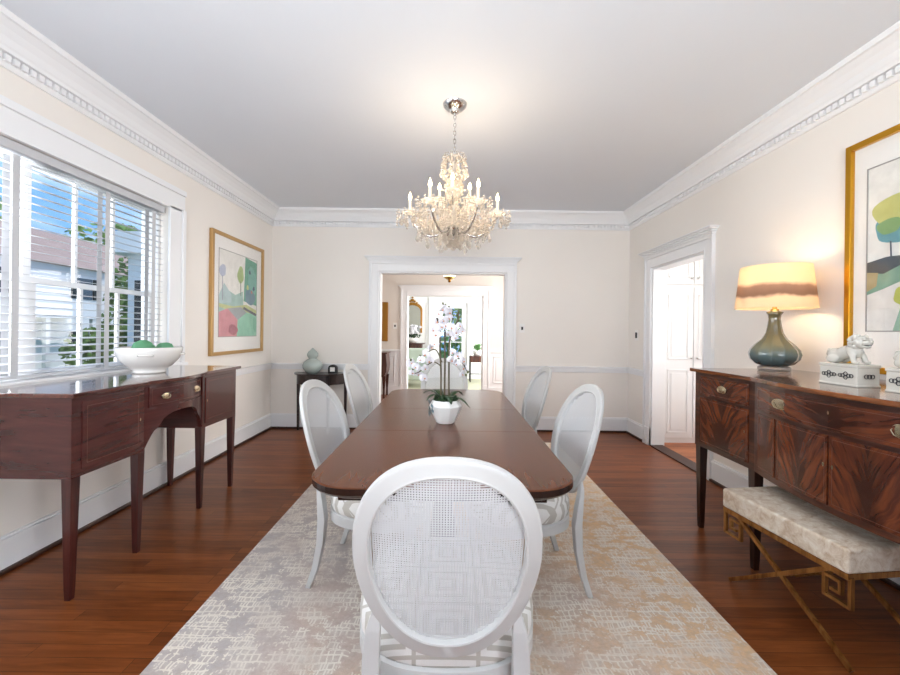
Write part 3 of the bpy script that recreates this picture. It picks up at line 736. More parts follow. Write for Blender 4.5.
# ---------------------------------------------------------------- table lamp
lx, ly, lz = 2.06, 2.54, 1.052
M_lampbody = mat('teal_olive_glaze', (90, 100, 90), .15, coat=.6); k = N(M_lampbody); g = k.sep(k.tc())
hgt = k.m('ADD', k.m('MULTIPLY', g[2], 3.4), k.m('MULTIPLY', k.noise(k.map(k.tc(), (1, 1, .6)), 12, 4), .35))
k.col(k.ramp(hgt, [(.2, (58, 76, 80)), (.5, (86, 104, 104)), (.66, (110, 112, 92)), (1, (104, 96, 68))]))
lp = thing('table_lamp', (lx, ly, lz), 'ribbed teal and olive gourd lamp with cream drum shade on the right sideboard', 'lamp')
MB().lathe([(.075, 0), (.085, .004), (.085, .024), (.075, .03)], (lx, ly, lz), 32).build('base', M_crystal, lp, smooth='auto')
MB().lathe([(.06, .03), (.10, .045), (.128, .075), (.136, .105), (.128, .135), (.10, .17), (.068, .2), (.046, .24), (.036, .29), (.031, .33), (.034, .355), (.045, .372), (.03, .378)], (lx, ly, lz), 96, flute=-.05, nf=12).build('body', M_lampbody, lp, smooth=True)
MB().lathe([(.022, .376), (.022, .39), (.012, .395), (.012, .42), (.02, .425), (.02, .45), (.01, .455)], (lx, ly, lz), 16).build('neck', M_brass, lp, smooth='auto')
M_shade = bpy.data.materials.new('linen_shade'); M_shade.use_nodes = True; t = M_shade.node_tree; t.nodes.clear(); k = N(M_shade)
out = k.n('ShaderNodeOutputMaterial'); df = k.n('ShaderNodeBsdfDiffuse'); tr = k.n('ShaderNodeBsdfTranslucent'); mx = k.n('ShaderNodeMixShader'); mx.inputs[0].default_value = .55
g = k.sep(k.tc()); zz_ = k.m('ADD', g[2], k.m('MULTIPLY', k.m('SUBTRACT', k.noise(k.tc(), 9, 4), .5), .05))
colr = k.ramp(k.m('MULTIPLY', k.m('SUBTRACT', zz_, .36), 3.2), [(.0, (244, 228, 204)), (.30, (240, 222, 198)), (.36, (166, 140, 122)), (.52, (186, 160, 140)), (.60, (238, 222, 198)), (1, (246, 232, 206))])
k.l(colr, df.inputs[0]); k.l(colr, tr.inputs[0]); k.l(df.outputs[0], mx.inputs[1]); k.l(tr.outputs[0], mx.inputs[2]); k.l(mx.outputs[0], out.inputs[0])
MB().loft([[(lx+r*math.cos(2*PI*i/56), ly+r*math.sin(2*PI*i/56), lz+z) for i in range(56)] for r, z in ((.21, .395), (.182, .66), (.179, .66), (.207, .395))], loop=True).build('lamp_shade', M_shade, lp, smooth='auto')
mb = MB()
for i in range(3):
    a = 2*PI*i/3; mb.tube([(lx, ly, lz+.62), (lx+.178*math.cos(a), ly+.178*math.sin(a), lz+.655)], .002, 6)
mb.tube([(lx, ly, lz+.45), (lx+.05, ly, lz+.5), (lx+.05, ly, lz+.58), (lx, ly, lz+.63)], .0025, 6); mb.tube([(lx, ly, lz+.45), (lx-.05, ly, lz+.5), (lx-.05, ly, lz+.58), (lx, ly, lz+.63)], .0025, 6)
mb.build('harp', M_brass, lp)
MB().sphere((lx, ly, lz+.53), .032, 16, 1.25, 10).build('bulb', mat('lit_lamp_bulb', (255, 236, 200), .3, emit=(255, 214, 150), es=12), lp, smooth=True)
light('table_lamp_light', 'POINT', (lx, ly, lz+.53), 4.2, (1, .78, .52), radius=.045)

# ---------------------------------------------------------------- guardian lions
M_fook = mat('black_painted_fretwork', (40, 40, 46), .4); M_foo = mat('crackled_white_ceramic', (206, 202, 192), .25, coat=.4)
def foo(y0, lb):
    x0 = 1.80; cy = y0+.09; cx_ = x0+.05; z0 = 1.052
    r = thing('lion_statue', (cx_, cy, z0), lb, 'statue', 'white ceramic guardian lions on the right sideboard')
    MB().box(x0, x0+.10, y0, y0+.18, z0, z0+.085).box(x0-.003, x0+.103, y0-.003, y0+.183, z0+.085, z0+.10).box(x0-.003, x0+.103, y0-.003, y0+.183, z0, z0+.01).build('plinth', M_foo, r, bevel=.003)
    mb = MB()
    for fy in (.05, .13):
        for dy, dz in ((-.014, 0), (.014, 0), (0, .009), (0, -.009), (-.026, 0), (.026, 0)):
            mb.tube([(x0-.0035, y0+fy+dy+.008*math.cos(2*PI*i/10), z0+.048+dz+.008*math.sin(2*PI*i/10)) for i in range(10)], .0016, 5, loop=True)
    for dx in (-.014, .0, .014): mb.tube([(x0+.05+dx+.009*math.cos(2*PI*i/10), y0-.0035, z0+.048+.009*math.sin(2*PI*i/10)) for i in range(10)], .0016, 5, loop=True)
    mb.build('fretwork', M_fook, r)
    # body: crouching lion facing the viewer end (-y)
    mb = MB(); zb = z0+.10
    mb.ell((cx_, cy+.055, zb+.035), .034, .036, .036).ell((cx_, cy+.015, zb+.05), .03, .058, .03, Matrix.Rotation(math.radians(-24), 3, 'X')).ell((cx_, cy-.025, zb+.06), .031, .032, .036)
    for sx in (-1, 1):
        mb.ell((cx_+sx*.028, cy+.05, zb+.02), .014, .03, .02)
        mb.tube([(cx_+sx*.022, cy-.03, zb+.055), (cx_+sx*.026, cy-.045, zb+.03), (cx_+sx*.026, cy-.05, zb+.008)], [.014, .011, .01], 8).ell((cx_+sx*.026, cy-.058, zb+.008), .011, .016, .008)
    body = mb.build('body', M_foo, r, smooth=True)
    rm = body.modifiers.new('r', 'REMESH'); rm.mode = 'VOXEL'; rm.voxel_size = .004; rm.use_smooth_shade = True
    hc = Vector((cx_, cy-.055, zb+.10))
    mb = MB().ell(hc, .031, .03, .029).ell(hc+Vector((0, -.026, -.004)), .021, .02, .012).ell(hc+Vector((0, -.022, -.021)), .018, .016, .006).ell(hc+Vector((0, -.045, .004)), .009, .006, .006)
    for sx in (-1, 1): mb.ell(hc+Vector((sx*.013, -.026, .013)), .008, .008, .007)
    head = mb.build('head', M_foo, r, smooth=True)
    for sx in (-1, 1): MB().ell(hc+Vector((sx*.026, .004, .022)), .007, .01, .013).build('ear', M_foo, head, smooth=True)
    mb = MB(); rr = random.Random(3)
    for i in range(26):
        a = rr.uniform(0, 2*PI); b = rr.uniform(-.3, 1); mb.ell(hc+Vector((.03*math.cos(a), .012+.014*b, .028*math.sin(a))), .009, .009, .009, seg=8, n=5)
    mb.build('curled_mane', M_foo, head, smooth=True)
    MB().tube([(cx_, cy+.08, zb+.02), (cx_, cy+.092, zb+.04), (cx_, cy+.086, zb+.06), (cx_, cy+.076, zb+.064)], [.01, .013, .012, .005], 8).build('tail', M_foo, r, smooth=True)
    MB().ell(hc+Vector((0, -.031, -.012)), .015, .012, .0028).build('mouth', M_fook, head, smooth=True)
foo(1.765, 'white ceramic guardian lion on a fretwork plinth, between the lamp and the other lion')
foo(1.47, 'white ceramic guardian lion on a fretwork plinth, cut by the right edge of the picture')

# ---------------------------------------------------------------- bench
bn = thing('bench', (1.685, 1.84, 0), 'upholstered bench with crossed gilt legs and greek key corners in front of the right sideboard', 'bench')
M_bfab = plaster('beige_textured_fabric', (214, 198, 178), 10, .95); k = N(M_bfab)
nf = k.noise(k.map(k.tc(), (1, 1, 1)), 22, 5, .7, .8); k.col(k.ramp(nf, [(.35, (192, 168, 144)), (.5, (214, 198, 178)), (.65, (228, 218, 204))])); k.bump(k.noise(k.tc(), 160, 3), .5, .004)
BX0, BX1, BY0, BY1 = 1.49, 1.91, 1.53, 2.135
MB().box(BX0, BX1, BY0, BY1, .375, .472).build('seat_cushion', M_bfab, bn, bevel=.012, bseg=3)
MB().box(BX0+.004, BX1-.004, BY0+.004, BY1-.004, .352, .376).build('seat_frame', M_bgold, bn, bevel=.002)
for x in (BX0+.02, BX1-.02):
    MB().strut((x-.002, BY0+.08, .355), (x-.002, BY1-.04, .01), .014, .018).build('leg', M_bgold, bn)
    MB().strut((x+.002, BY1-.08, .355), (x+.002, BY0+.0, .01), .014, .018).build('leg', M_bgold, bn)
    for yb, s_ in ((BY0+.005, 1), (BY1-.005, -1)):
        mb = MB(); t = .012; P = [(0, .355), (0, .245), (.095, .245), (.095, .325), (.035, .325), (.035, .280), (.066, .280)]
        for (a0, z0), (a1, z1) in zip(P[:-1], P[1:]):
            ya, yb_ = yb+s_*a0, yb+s_*a1
            mb.box(x-.008, x+.008, min(ya, yb_)-t/2, max(ya, yb_)+t/2, min(z0, z1)-t/2, max(z0, z1)+t/2)
        mb.build('greek_key_bracket', M_bgold, bn)
MB().box(BX0+.02, BX1-.02, 1.845, 1.86, .175, .19).build('stretcher', M_bgold, bn)

bn.rotation_euler = (0, 0, math.radians(6.5)); bn.location.x -= .012
# ---------------------------------------------------------------- pictures
def blob(cy, cz, ry, rz, n=26, wob=.12, seed=0):
    rr = random.Random(seed); ph = rr.uniform(0, 6); return [(cy+ry*math.cos(2*PI*i/n)*(1+wob*math.sin(3*2*PI*i/n+ph)), cz+rz*math.sin(2*PI*i/n)*(1+wob*math.cos(2*2*PI*i/n+ph))) for i in range(n)]
_mc = {}
def wash(c):
    if c not in _mc: 
        m = mat('watercolour_wash', c, .8); k = N(m); f = k.noise(k.tc(), 9, 4, .6)
        k.col(k.mix(f, tuple(max(0, v-26) for v in c), tuple(min(255, v+26) for v in c))); _mc[c] = m
    return _mc[c]
def picture(sd, y0, y1, z0, z1, ay0, ay1, az0, az1, fm, label, shapes, fw=.035):
    """sd=-1 left wall, +1 right wall; y0<y1. shapes in p (screen left->right) and q (bottom->top)"""
    xw = sd*2.31
    r = thing('framed_painting', (xw-sd*.02, (y0+y1)/2, z0), label, 'painting')
    mb = MB(); X = lambda d: xw-sd*d
    mb.box(X(.0), X(.035), y0, y0+fw, z0, z1).box(X(0), X(.035), y1-fw, y1, z0, z1).box(X(0), X(.035), y0+fw, y1-fw, z0, z0+fw).box(X(0), X(.035), y0+fw, y1-fw, z1-fw, z1)
    mb.build('frame', fm, r, bevel=.003)
    MB().box(X(.004), X(.012), y0+fw, y1-fw, z0+fw, z1-fw).build('mat_board', M_mat, r)
    mb = MB(); mats = [wash((228, 226, 220))]; d = .0125
    def yy(p): return ay0+(ay1-ay0)*p if sd < 0 else ay1-(ay1-ay0)*p
    def zz(q): return az0+(az1-az0)*q
    faces = [([(0, 0), (1, 0), (1, 1), (0, 1)], 0)]
    for pts, c in shapes:
        m = wash(c)
        if m not in mats: mats.append(m)
        faces.append(([(min(max(a, 0), 1), min(max(b, 0), 1)) for a, b in pts], mats.index(m)))
    for i, (pts, mi) in enumerate(faces):
        dd = d+.0003*i
        f = mb.bm.faces.new([mb.bm.verts.new((X(dd), yy(a), zz(b))) for a, b in pts]); f.material_index = mi
    mb.build('painted_sheet', mats, r)
    mb = MB(); t = .006
    mb.box(X(.0125), X(.016), ay0-t, ay0, az0-t, az1+t).box(X(.0125), X(.016), ay1, ay1+t, az0-t, az1+t).box(X(.0125), X(.016), ay0, ay1, az0-t, az0).box(X(.0125), X(.016), ay0, ay1, az1, az1+t)
    mb.build('inner_mat_line', mat('grey_mat_line', (160, 156, 152), .6), r)
    MB().box(X(.026), X(.028), y0+fw-.002, y1-fw+.002, z0+fw-.002, z1-fw+.002).build('glazing', M_picglass, r)
    return r
SL = [([(0, .42), (.2, .55), (.4, .5), (.6, .56), (.62, .3), (0, .2)], (162, 190, 182)), ([(.0, .47), (.12, .62), (.3, .5), (.3, .4), (0, .38)], (177, 197, 197)),
      ([(.0, .38), (.35, .36), (.7, .4), (1, .34), (1, .24), (.6, .3), (.3, .3), (0, .34)], (190, 194, 139)),
      ([(.66, 1), (1, .97), (1, .4), (.62, .44), (.64, .7)], (106, 163, 140)), (blob(.86, .7, .13, .2, seed=3), (125, 176, 163)), (blob(.8, .5, .15, .1, seed=4), (114, 140, 153)),
      (blob(.53, .76, .085, .1, seed=5), (165, 183, 124)), ([(.52, .68), (.54, .68), (.55, .5), (.53, .5)], (121, 128, 106)), (blob(.08, .76, .08, .07, seed=6), (183, 189, 205)), ([(.07, .7), (.085, .7), (.09, .42), (.075, .42)], (150, 150, 164)),
      ([(0, 0), (.44, 0), (.46, .2), (.2, .33), (0, .28)], (207, 145, 151)), ([(.44, 0), (1, 0), (1, .28), (.7, .3), (.46, .22)], (150, 202, 177)), ([(.2, .33), (.46, .2), (.7, .3), (.55, .36)], (160, 164, 166)),
      ([(.6, .34), (.98, .26), (1, .29), (.62, .37)], (105, 103, 110)), (blob(.34, .08, .12, .06, seed=7), (172, 111, 120)), (blob(.95, .15, .06, .1, seed=8), (129, 186, 158)),
      (blob(.78, .82, .03, .025, seed=9), (81, 103, 117)), (blob(.9, .62, .03, .025, seed=10), (73, 94, 116)), (blob(.84, .57, .025, .02, seed=11), (191, 126, 119)), (blob(.72, .62, .03, .03, seed=12), (197, 202, 133))]
picture(-1, 3.82, 4.88, 1.01, 2.24, 3.965, 4.735, 1.196, 2.075, M_goldpale, 'framed pastel landscape print in thin gilt frame on the left wall', SL)
SR = [(blob(.16, .60, .12, .09, seed=21), (96, 150, 160)), (blob(.165, .71, .13, .10, seed=22), (196, 196, 120)), (blob(.13, .62, .07, .05, seed=23), (130, 164, 104)), (blob(.7, .74, .2, .15, seed=24), (110, 168, 140)), (blob(.45, .68, .14, .1, seed=31), (196, 190, 110)),
      ([(.135, .53), (.145, .53), (.15, .41), (.14, .41)], (70, 84, 100)), ([(.6, .6), (.63, .6), (.64, .36), (.61, .36)], (80, 80, 84)),
      ([(0, .37), (.5, .39), (1, .36), (1, .2), (.3, .32), (.1, .25), (0, .22)], (128, 166, 146)), ([(0, .42), (.12, .44), (.3, .43), (.7, .42), (1, .46), (1, .36), (.2, .38), (.1, .34), (0, .36)], (66, 76, 84)), ([(0, .36), (.07, .35), (.06, .27), (0, .24)], (176, 160, 120)),
      (blob(.21, .20, .05, .05, seed=25), (186, 190, 88)), ([(.16, .0), (.4, .0), (.35, .12), (.2, .13)], (146, 180, 158)), (blob(.8, .16, .1, .08, seed=27), (120, 176, 160))]
picture(1, 1.25, 2.315, 1.08, 2.365, 1.38, 2.205, 1.31, 2.195, M_gold, 'large gilt framed abstract tree print on the right wall above the lions', SR, .034)

# ---------------------------------------------------------------- half-round table, gourd vase, clock
hm = thing('half_round_table', (-1.62, 5.0, 0), 'small dark half-round table against the back wall beside the chairs', 'table')
def half(r_, z0, z1, ry=.30): return [(-1.62+r_*math.cos(PI+PI*i/24), 5.13+ry*math.sin(PI+PI*i/24)) for i in range(25)]
MB().prism(half(.35, 0, 0, .32), .715, .735).build('top', M_dark, hm, bevel=.003); MB().prism(half(.32, 0, 0, .285), .60, .715).build('apron', M_dark, hm)
for a, b in ((-1.92, 5.09), (-1.32, 5.09), (-1.76, 4.89), (-1.48, 4.89)):
    MB().bar([(a, b, 0), (a, b, .06), (a, b, .72)], [(.02, .02), (.024, .024), (.036, .036)]).build('leg', M_dark, hm)
MB().lathe([(.055, 0), (.06, .006), (.085, .02), (.115, .06), (.122, .10), (.105, .14), (.068, .168), (.045, .18), (.05, .19), (.066, .215), (.067, .24), (.05, .27), (.03, .285), (.018, .298), (.012, .31), (0, .314)], (-1.705, 4.98, .735), 36).build('gourd_vase', M_celadon, smooth=True)
gv = [o for o in bpy.data.objects if o.name.startswith('gourd_vase')][0]; tag(gv, 'grey green double gourd vase on the half-round table', 'vase')
ck = thing('mantel_clock', (-1.45, 4.97, .735), 'tiny black arched clock with pale face beside the gourd vase', 'clock')
mb = MB(); pr = [(-1.505, .735), (-1.395, .735), (-1.395, .80)]+[(-1.45+.055*math.cos(PI*i/12), .80+.045*math.sin(PI*i/12)) for i in range(1, 12)]+[(-1.505, .80)]
mb.loft([[(x, y, z) for x, z in pr] for y in (4.95, 5.0)]).build('clock_case', M_black, ck)
MB().box(-1.478, -1.42, 4.947, 4.951, .76, .812).build('clock_face', M_plate, ck)

# ---------------------------------------------------------------- orchid centrepiece
ox, oy, oz = -.02, 2.27, .76
oc = thing('potted_orchid', (ox, oy, oz), 'white flowering orchid in a white faceted pot on the dining table', 'plant')
MB().lathe([(.045, 0), (.052, .004), (.07, .04), (.088, .085), (.092, .098), (.078, .122), (.072, .13), (.066, .128), (.07, .11), (0, .105)], (ox, oy, oz), 10).build('pot', M_potw, oc)
mb = MB(); rr = random.Random(5)
for i in range(150):
    a = rr.uniform(0, 2*PI); d = rr.uniform(0, .065); c = (ox+d*math.cos(a), oy+d*math.sin(a), oz+.12+rr.uniform(0, .03)); mb.ell(c, .01, .01, .006, Matrix.Rotation(rr.uniform(0, 3), 3, 'X'), 6, 4)
mb.build('moss', M_leaf, oc, smooth=True)
def strap(pts, w):
    mb = MB(); rings = []
    pts = [Vector(p) for p in pts]
    for i, p in enumerate(pts):
        t = (pts[min(i+1, len(pts)-1)]-pts[max(i-1, 0)]).normalized(); u = t.cross(Vector((0, 0, 1)))
        u = u.normalized() if u.length > .01 else Vector((1, 0, 0))
        ww = w*math.sin(PI*min(.97, .12+i/(len(pts)-1)*.86))+.002; nn = t.cross(u)*-1
        rings.append([p-u*ww, p+Vector((0, 0, -.004)), p+u*ww, p+Vector((0, 0, .001))])
    return mb.loft(rings)
for dx, dy, ln_, dz in ((1, -.3, .12, -.03), (-1, -.5, .10, .01), (-.6, .8, .11, .03), (.7, .7, .12, .02), (.3, -1, .09, .0), (-.9, .1, .11, .04)):
    n_v = Vector((dx, dy, 0)).normalized()
    strap([Vector((ox, oy, oz+.125))+n_v*(.02+ln_*q)+Vector((0, 0, .035*math.sin(PI*q)+dz*q)) for q in (0, .2, .4, .6, .8, 1)], .022).build('leaf', M_leaf, oc, smooth=True)
def P(px, py, dy=0):    # place over the pot: metres from pixel offsets at the orchid's distance
    Y = oy+dy; return Vector(((px-450+.0122*(py-337))*Y/400, Y, 1.28-(py-331-.0122*(px-450))*Y/400))
stems = [
 [P(441, 397), P(441, 370), P(440, 345), P(440, 330), P(437, 318)],
 [P(444.5, 397), P(445, 365), P(445, 335), P(446, 318), P(447, 310), P(443, 304)],
 [P(449, 397), P(449, 365), P(449.5, 342), P(453, 330), P(458, 320), P(458.5, 312)],
 [P(442, 362), P(436, 350), P(428, 352), P(420, 360), P(413, 367)],
 [P(441, 366), P(434, 362), P(426, 366), P(419, 372), P(412, 374)],
 [P(449, 362), P(455, 356), P(462, 362), P(467, 371)]]
def smooth_path(p, n=6):
    out = []
    for i in range(len(p)-1):
        a = p[max(i-1, 0)]; b = p[i]; c = p[i+1]; d = p[min(i+2, len(p)-1)]
        for j in range(n):
            t = j/n; out.append(.5*((2*b)+(c-a)*t+(2*a-5*b+4*c-d)*t*t+(3*b-a-3*c+d)*t**3))
    return out+[p[-1]]
for i, s_ in enumerate(stems): MB().tube(smooth_path(s_), .0052 if i < 3 else .0032, 7).build('stem', M_stem, oc, smooth=True)
# one flower mesh, copied
def flower_mesh():
    mb = MB()
    for i, (a, ln_, wd_) in enumerate([(90, .036, .017), (205, .036, .016), (335, .036, .016), (12, .04, .026), (168, .04, .026)]):
        a = math.radians(a); d = Vector((math.cos(a), 0, math.sin(a))); u = Vector((-math.sin(a), 0, math.cos(a)))
        n_ = 6; L_ = []
        for j in range(n_+1):
            t = j/n_; w_ = wd_*math.sin(PI*(.08+.84*t))**.8; c = d*ln_*t+Vector((0, -.010*math.sin(PI*t)+.006*t-(.003 if i > 2 else 0), 0))
            L_.append([c-u*w_+Vector((0, .004, 0)), c, c+u*w_+Vector((0, .004, 0))])
        V = [[mb.bm.verts.new(q) for q in r] for r in L_]
        for j in range(n_):
            for k2 in range(2): mb.bm.faces.new((V[j][k2], V[j][k2+1], V[j+1][k2+1], V[j+1][k2]))
    me = bpy.data.meshes.new('flower'); bmesh.ops.recalc_face_normals(mb.bm, faces=mb.bm.faces); mb.bm.to_mesh(me)
    for p in me.polygons: p.use_smooth = True
    me.materials.append(M_petal); return me
fm = flower_mesh()
mb = MB().ell((0, -.012, -.006), .006, .009, .007, seg=8, n=6); me_l = bpy.data.meshes.new('flower_lip'); mb.bm.to_mesh(me_l); me_l.materials.append(M_lip)
fl = [(434, 330), (437, 322), (441, 327), (444, 320), (440, 314), (446, 326), (449, 318), (443, 309), (437, 335), (449, 312), (452, 328), (456, 333), (460, 326), (455, 338), (462, 331), (449, 334),
      (431, 347), (426, 354), (435, 344), (421, 360), (416, 367), (411, 363), (412, 373), (419, 374), (425, 368), (430, 361), (424, 378), (453, 352), (458, 356), (463, 361), (457, 364), (465, 368), (462, 374), (452, 360)]
rr = random.Random(11)
for px, py in fl:
    o = bpy.data.objects.new('flower', fm); C.objects.link(o); o.parent = oc
    o.location = P(px, py, rr.uniform(-.03, .02))-Vector((ox, oy, oz)); o.rotation_euler = (rr.uniform(-.4, .5), rr.uniform(-.5, .5), rr.uniform(-.9, .9)); s_ = rr.uniform(.55, .82); o.scale = (s_, s_, s_)
    q = bpy.data.objects.new('flower_lip', me_l); C.objects.link(q); q.parent = o
for px, py in ((443, 303.5), (445.5, 305), (449, 307), (458.5, 311), (457, 315), (460, 317), (453, 319), (411, 360), (413, 369), (468, 372), (466, 375), (420, 356)):
    c = P(px, py, -.005); MB().ell(c, .006, .006, .0085, seg=8, n=6).build('bud', M_bud, oc, smooth=True)
rr = random.Random(9)
for i in range(12):
    a = PI+rr.uniform(-.5, .9); q = i/12; c = Vector((ox+(.06+.035*math.sin(PI*q*.8))*math.cos(a), oy+.09*math.sin(a)-.0, oz+.13-.1*q)); nrm = Vector((math.cos(a), math.sin(a), 0))
    c = Vector((ox, oy, c.z))+nrm*.098
    u = Vector((-nrm.y, nrm.x, 0))*.012; v = (Vector((0, 0, 1))+nrm*.3)*.014; MB().loft([[c-u*.2-v, c+u*.2-v], [c-u, c+u], [c-u*.2+v, c+u*.2+v]], close_ring=False, caps=False).build('trailing_leaf', M_ivy, oc)

# ---------------------------------------------------------------- chandelier
cx, cy = .015, 2.70
cd = thing('chandelier', (cx, cy, 1.80), 'lit crystal candle chandelier hanging on a chain above the dining table', 'chandelier')
MB().lathe([(.02, -.06), (.03, -.055), (.035, -.04), (.06, -.03), (.078, -.012), (.082, 0)], (cx, cy, H), 32).build('ceiling_canopy', M_silver, cd, smooth='auto')
mb = MB(); z = 2.75; i = 0
while z > 2.47:
    mb.tube([(cx+(.009*math.cos(2*PI*j/12) if i % 2 else 0), cy+(0 if i % 2 else .009*math.cos(2*PI*j/12)), z+.017*math.sin(2*PI*j/12)) for j in range(12)], .0026, 6, loop=True); z -= .027; i += 1
mb.build('chain', M_silver, cd, smooth=True)
MB().tube([(cx, cy, 2.46), (cx, cy, 1.90)], .009, 10).build('centre_rod', M_silver, cd)
M_glassw = M_crystal
MB().lathe([(.014, 2.47), (.045, 2.455), (.058, 2.44), (.05, 2.43), (.02, 2.42), (.03, 2.39), (.05, 2.36), (.03, 2.33), (.018, 2.31), (.03, 2.26), (.04, 2.22), (.03, 2.18), (.016, 2.15), (.03, 2.12), (.055, 2.08), (.06, 2.04), (.03, 2.0), (.02, 1.97)], (cx, cy, 0), 24, flute=-.06, nf=12).build('glass_column', M_glassw, cd, smooth=True)
MB().lathe([(.02, 1.985), (.06, 1.975), (.075, 1.96), (.06, 1.945), (.03, 1.935), (.012, 1.92)], (cx, cy, 0), 32).build('receiver_plate', M_silver, cd, smooth='auto')
def drop(c, s_):
    mb = MB(); r = s_*.32
    mb.lathe([(.0005, s_), (r*.45, s_*.8), (r, s_*.38), (r*.6, s_*.12), (.0005, 0)], (c[0], c[1], c[2]-s_), 6); return mb
beads = MB(); ndrop = 0
def add_drop(c, s_):
    global ndrop
    if ndrop < 100: drop(c, s_).build('crystal_drop', M_crystal, cd)
    else:
        b = drop(c, s_); me = bpy.data.meshes.new('t'); b.bm.to_mesh(me); beads.bm.from_mesh(me); bpy.data.meshes.remove(me)
    ndrop += 1
def bead(c, r=.0085): beads.lathe([(.0004, -r), (r*.8, -r*.5), (r, 0), (r*.8, r*.5), (.0004, r)], c, 6)
def swag(a, b, sag, n):
    a, b = Vector(a), Vector(b)
    for i in range(n+1):
        t = i/n; p = a.lerp(b, t); p.z -= sag*math.sin(PI*t); bead(p, .0078)
tips = []
for i in range(6):
    a = math.radians(60*i); d = Vector((math.cos(a), math.sin(a), 0)); r = .295; c = Vector((cx, cy, 0))
    pts = [c+Vector((0, 0, 1.975))+d*.03, c+Vector((0, 0, 1.93))+d*.10, c+Vector((0, 0, 1.92))+d*.17, c+Vector((0, 0, 1.97))+d*.24, c+Vector((0, 0, 2.065))+d*r]
    am = MB().tube(smooth_path(pts, 4), .0075, 8).build('arm', M_silver, cd, smooth=True)
    tip = c+d*r+Vector((0, 0, 2.065)); tips.append(tip)
    MB().lathe([(.01, -.012), (.03, -.006), (.055, .006), (.06, .014), (.056, .012), (.02, .004)], tip, 16, flute=-.12, nf=8).build('drip_pan', M_crystal, am)
    MB().lathe([(.0095, 0), (.0095, .09)], tip+Vector((0, 0, .004)), 12).build('candle_sleeve', M_candle, am)
    MB().lathe([(.006, 0), (.0115, .014), (.010, .028), (.004, .044), (.001, .056)], tip+Vector((0, 0, .094)), 12).build('candle_bulb', M_bulb, am, smooth=True)
    light('candle_light', 'POINT', tip+Vector((0, 0, .125)), 1.35, (1, .8, .58), radius=.014)
    for j in range(6):
        b = 2*PI*j/6+a; q = tip+Vector((.056*math.cos(b), .056*math.sin(b), 0)); bead(q, .009); bead(q-Vector((0, 0, .016)), .007); add_drop(q-Vector((0, 0, .024)), .055)
    swag(tip, c+d*.045+Vector((0, 0, 2.3)), .10, 16)
    swag(tip-Vector((0, 0, .02)), c+d*.06+Vector((0, 0, 1.96)), .07, 10)
    for rr_, zz2 in ((.10, 1.92), (.17, 1.91), (.24, 1.955)): bead(c+d*rr_+Vector((0, 0, zz2-.01))); add_drop(c+d*rr_+Vector((0, 0, zz2-.02)), .06)
for i in range(6):
    for rr_, zz2, rp in ((.295, 2.06, .085), (.16, 2.02, .06), (.2, 1.98, .05)):
        cc = c+Vector((rr_*math.cos(math.radians(60*i+(0 if rr_ > .25 else 30))), rr_*math.sin(math.radians(60*i+(0 if rr_ > .25 else 30))), zz2))
        for j in range(10):
            q = cc+Vector((rp*math.cos(2*PI*j/10), rp*math.sin(2*PI*j/10), 0)); bead(q, .009); bead(q-Vector((0, 0, .018)), .007); bead(q-Vector((0, 0, .034)), .009); bead(q+Vector((0, 0, .02)), .008)
            if j % 2: bead(q-Vector((0, 0, .052)), .011); bead(q-Vector((0, 0, .07)), .008)
for i in range(6): swag(tips[i]-Vector((0, 0, .01)), tips[(i+1) % 6]-Vector((0, 0, .01)), .09, 13)
for i in range(3):   # small inner tier
    a = math.radians(-95+120*i); d = Vector((math.cos(a), math.sin(a), 0)); c = Vector((cx, cy, 0))
    tip = c+d*.12+Vector((0, 0, 2.19))
    am = MB().tube(smooth_path([c+Vector((0, 0, 2.13))+d*.02, c+Vector((0, 0, 2.12))+d*.08, tip], 4), .006, 8).build('arm', M_silver, cd, smooth=True)
    MB().lathe([(.01, -.01), (.03, -.004), (.045, .006), (.042, .008), (.015, .003)], tip, 16, flute=-.12, nf=8).build('drip_pan', M_crystal, am)
    MB().lathe([(.0095, 0), (.0095, .06)], tip+Vector((0, 0, .004)), 12).build('candle_sleeve', M_candle, am)
    MB().lathe([(.008, 0), (.013, .013), (.011, .028), (.005, .042), (.001, .05)], tip+Vector((0, 0, .064)), 12).build('candle_bulb', M_bulb, am, smooth=True)
    light('candle_light', 'POINT', tip+Vector((0, 0, .095)), 1.1, (1, .8, .58), radius=.014)
    for j in range(5):
        b = 2*PI*j/5; add_drop(tip+Vector((.04*math.cos(b), .04*math.sin(b), -.004)), .045)
# crown of scrolls with drops, and rings of beads down the column
for i in range(10):
    a = 2*PI*i/10; d = Vector((math.cos(a), math.sin(a), 0)); c = Vector((cx, cy, 0))
    for rr_, zz2, s_ in ((.075, 2.44, .045), (.085, 2.37, .05), (.05, 2.29, .045), (.07, 2.12, .05), (.085, 2.06, .05), (.065, 1.945, .055), (.035, 1.91, .06)):
        p = c+d*rr_+Vector((0, 0, zz2)); bead(p, .010); add_drop(p-Vector((0, 0, .008)), s_)
    beads.tube([c+d*.02+Vector((0, 0, 2.44)), c+d*.05+Vector((0, 0, 2.475)), c+d*.08+Vector((0, 0, 2.46)), c+d*.075+Vector((0, 0, 2.43))], .003, 5)
    for k2 in range(6):
        t = k2/5; bead(c+d*(.05+.035*math.sin(PI*t))+Vector((0, 0, 2.44-.12*t)), .011)
        bead(c+d*(.03+.03*math.sin(PI*t))+Vector((0, 0, 2.30-.12*t)), .010)
        bead(c+d*(.04+.05*math.sin(PI*t))+Vector((0, 0, 2.16-.16*t)), .011)
bs = beads.build('bead_strings', M_crystal, cd); bs['kind'] = 'stuff'
MB().sphere((cx, cy, 1.845), .02, 10, 1.2, 6).build('crystal_ball', M_crystal, cd)

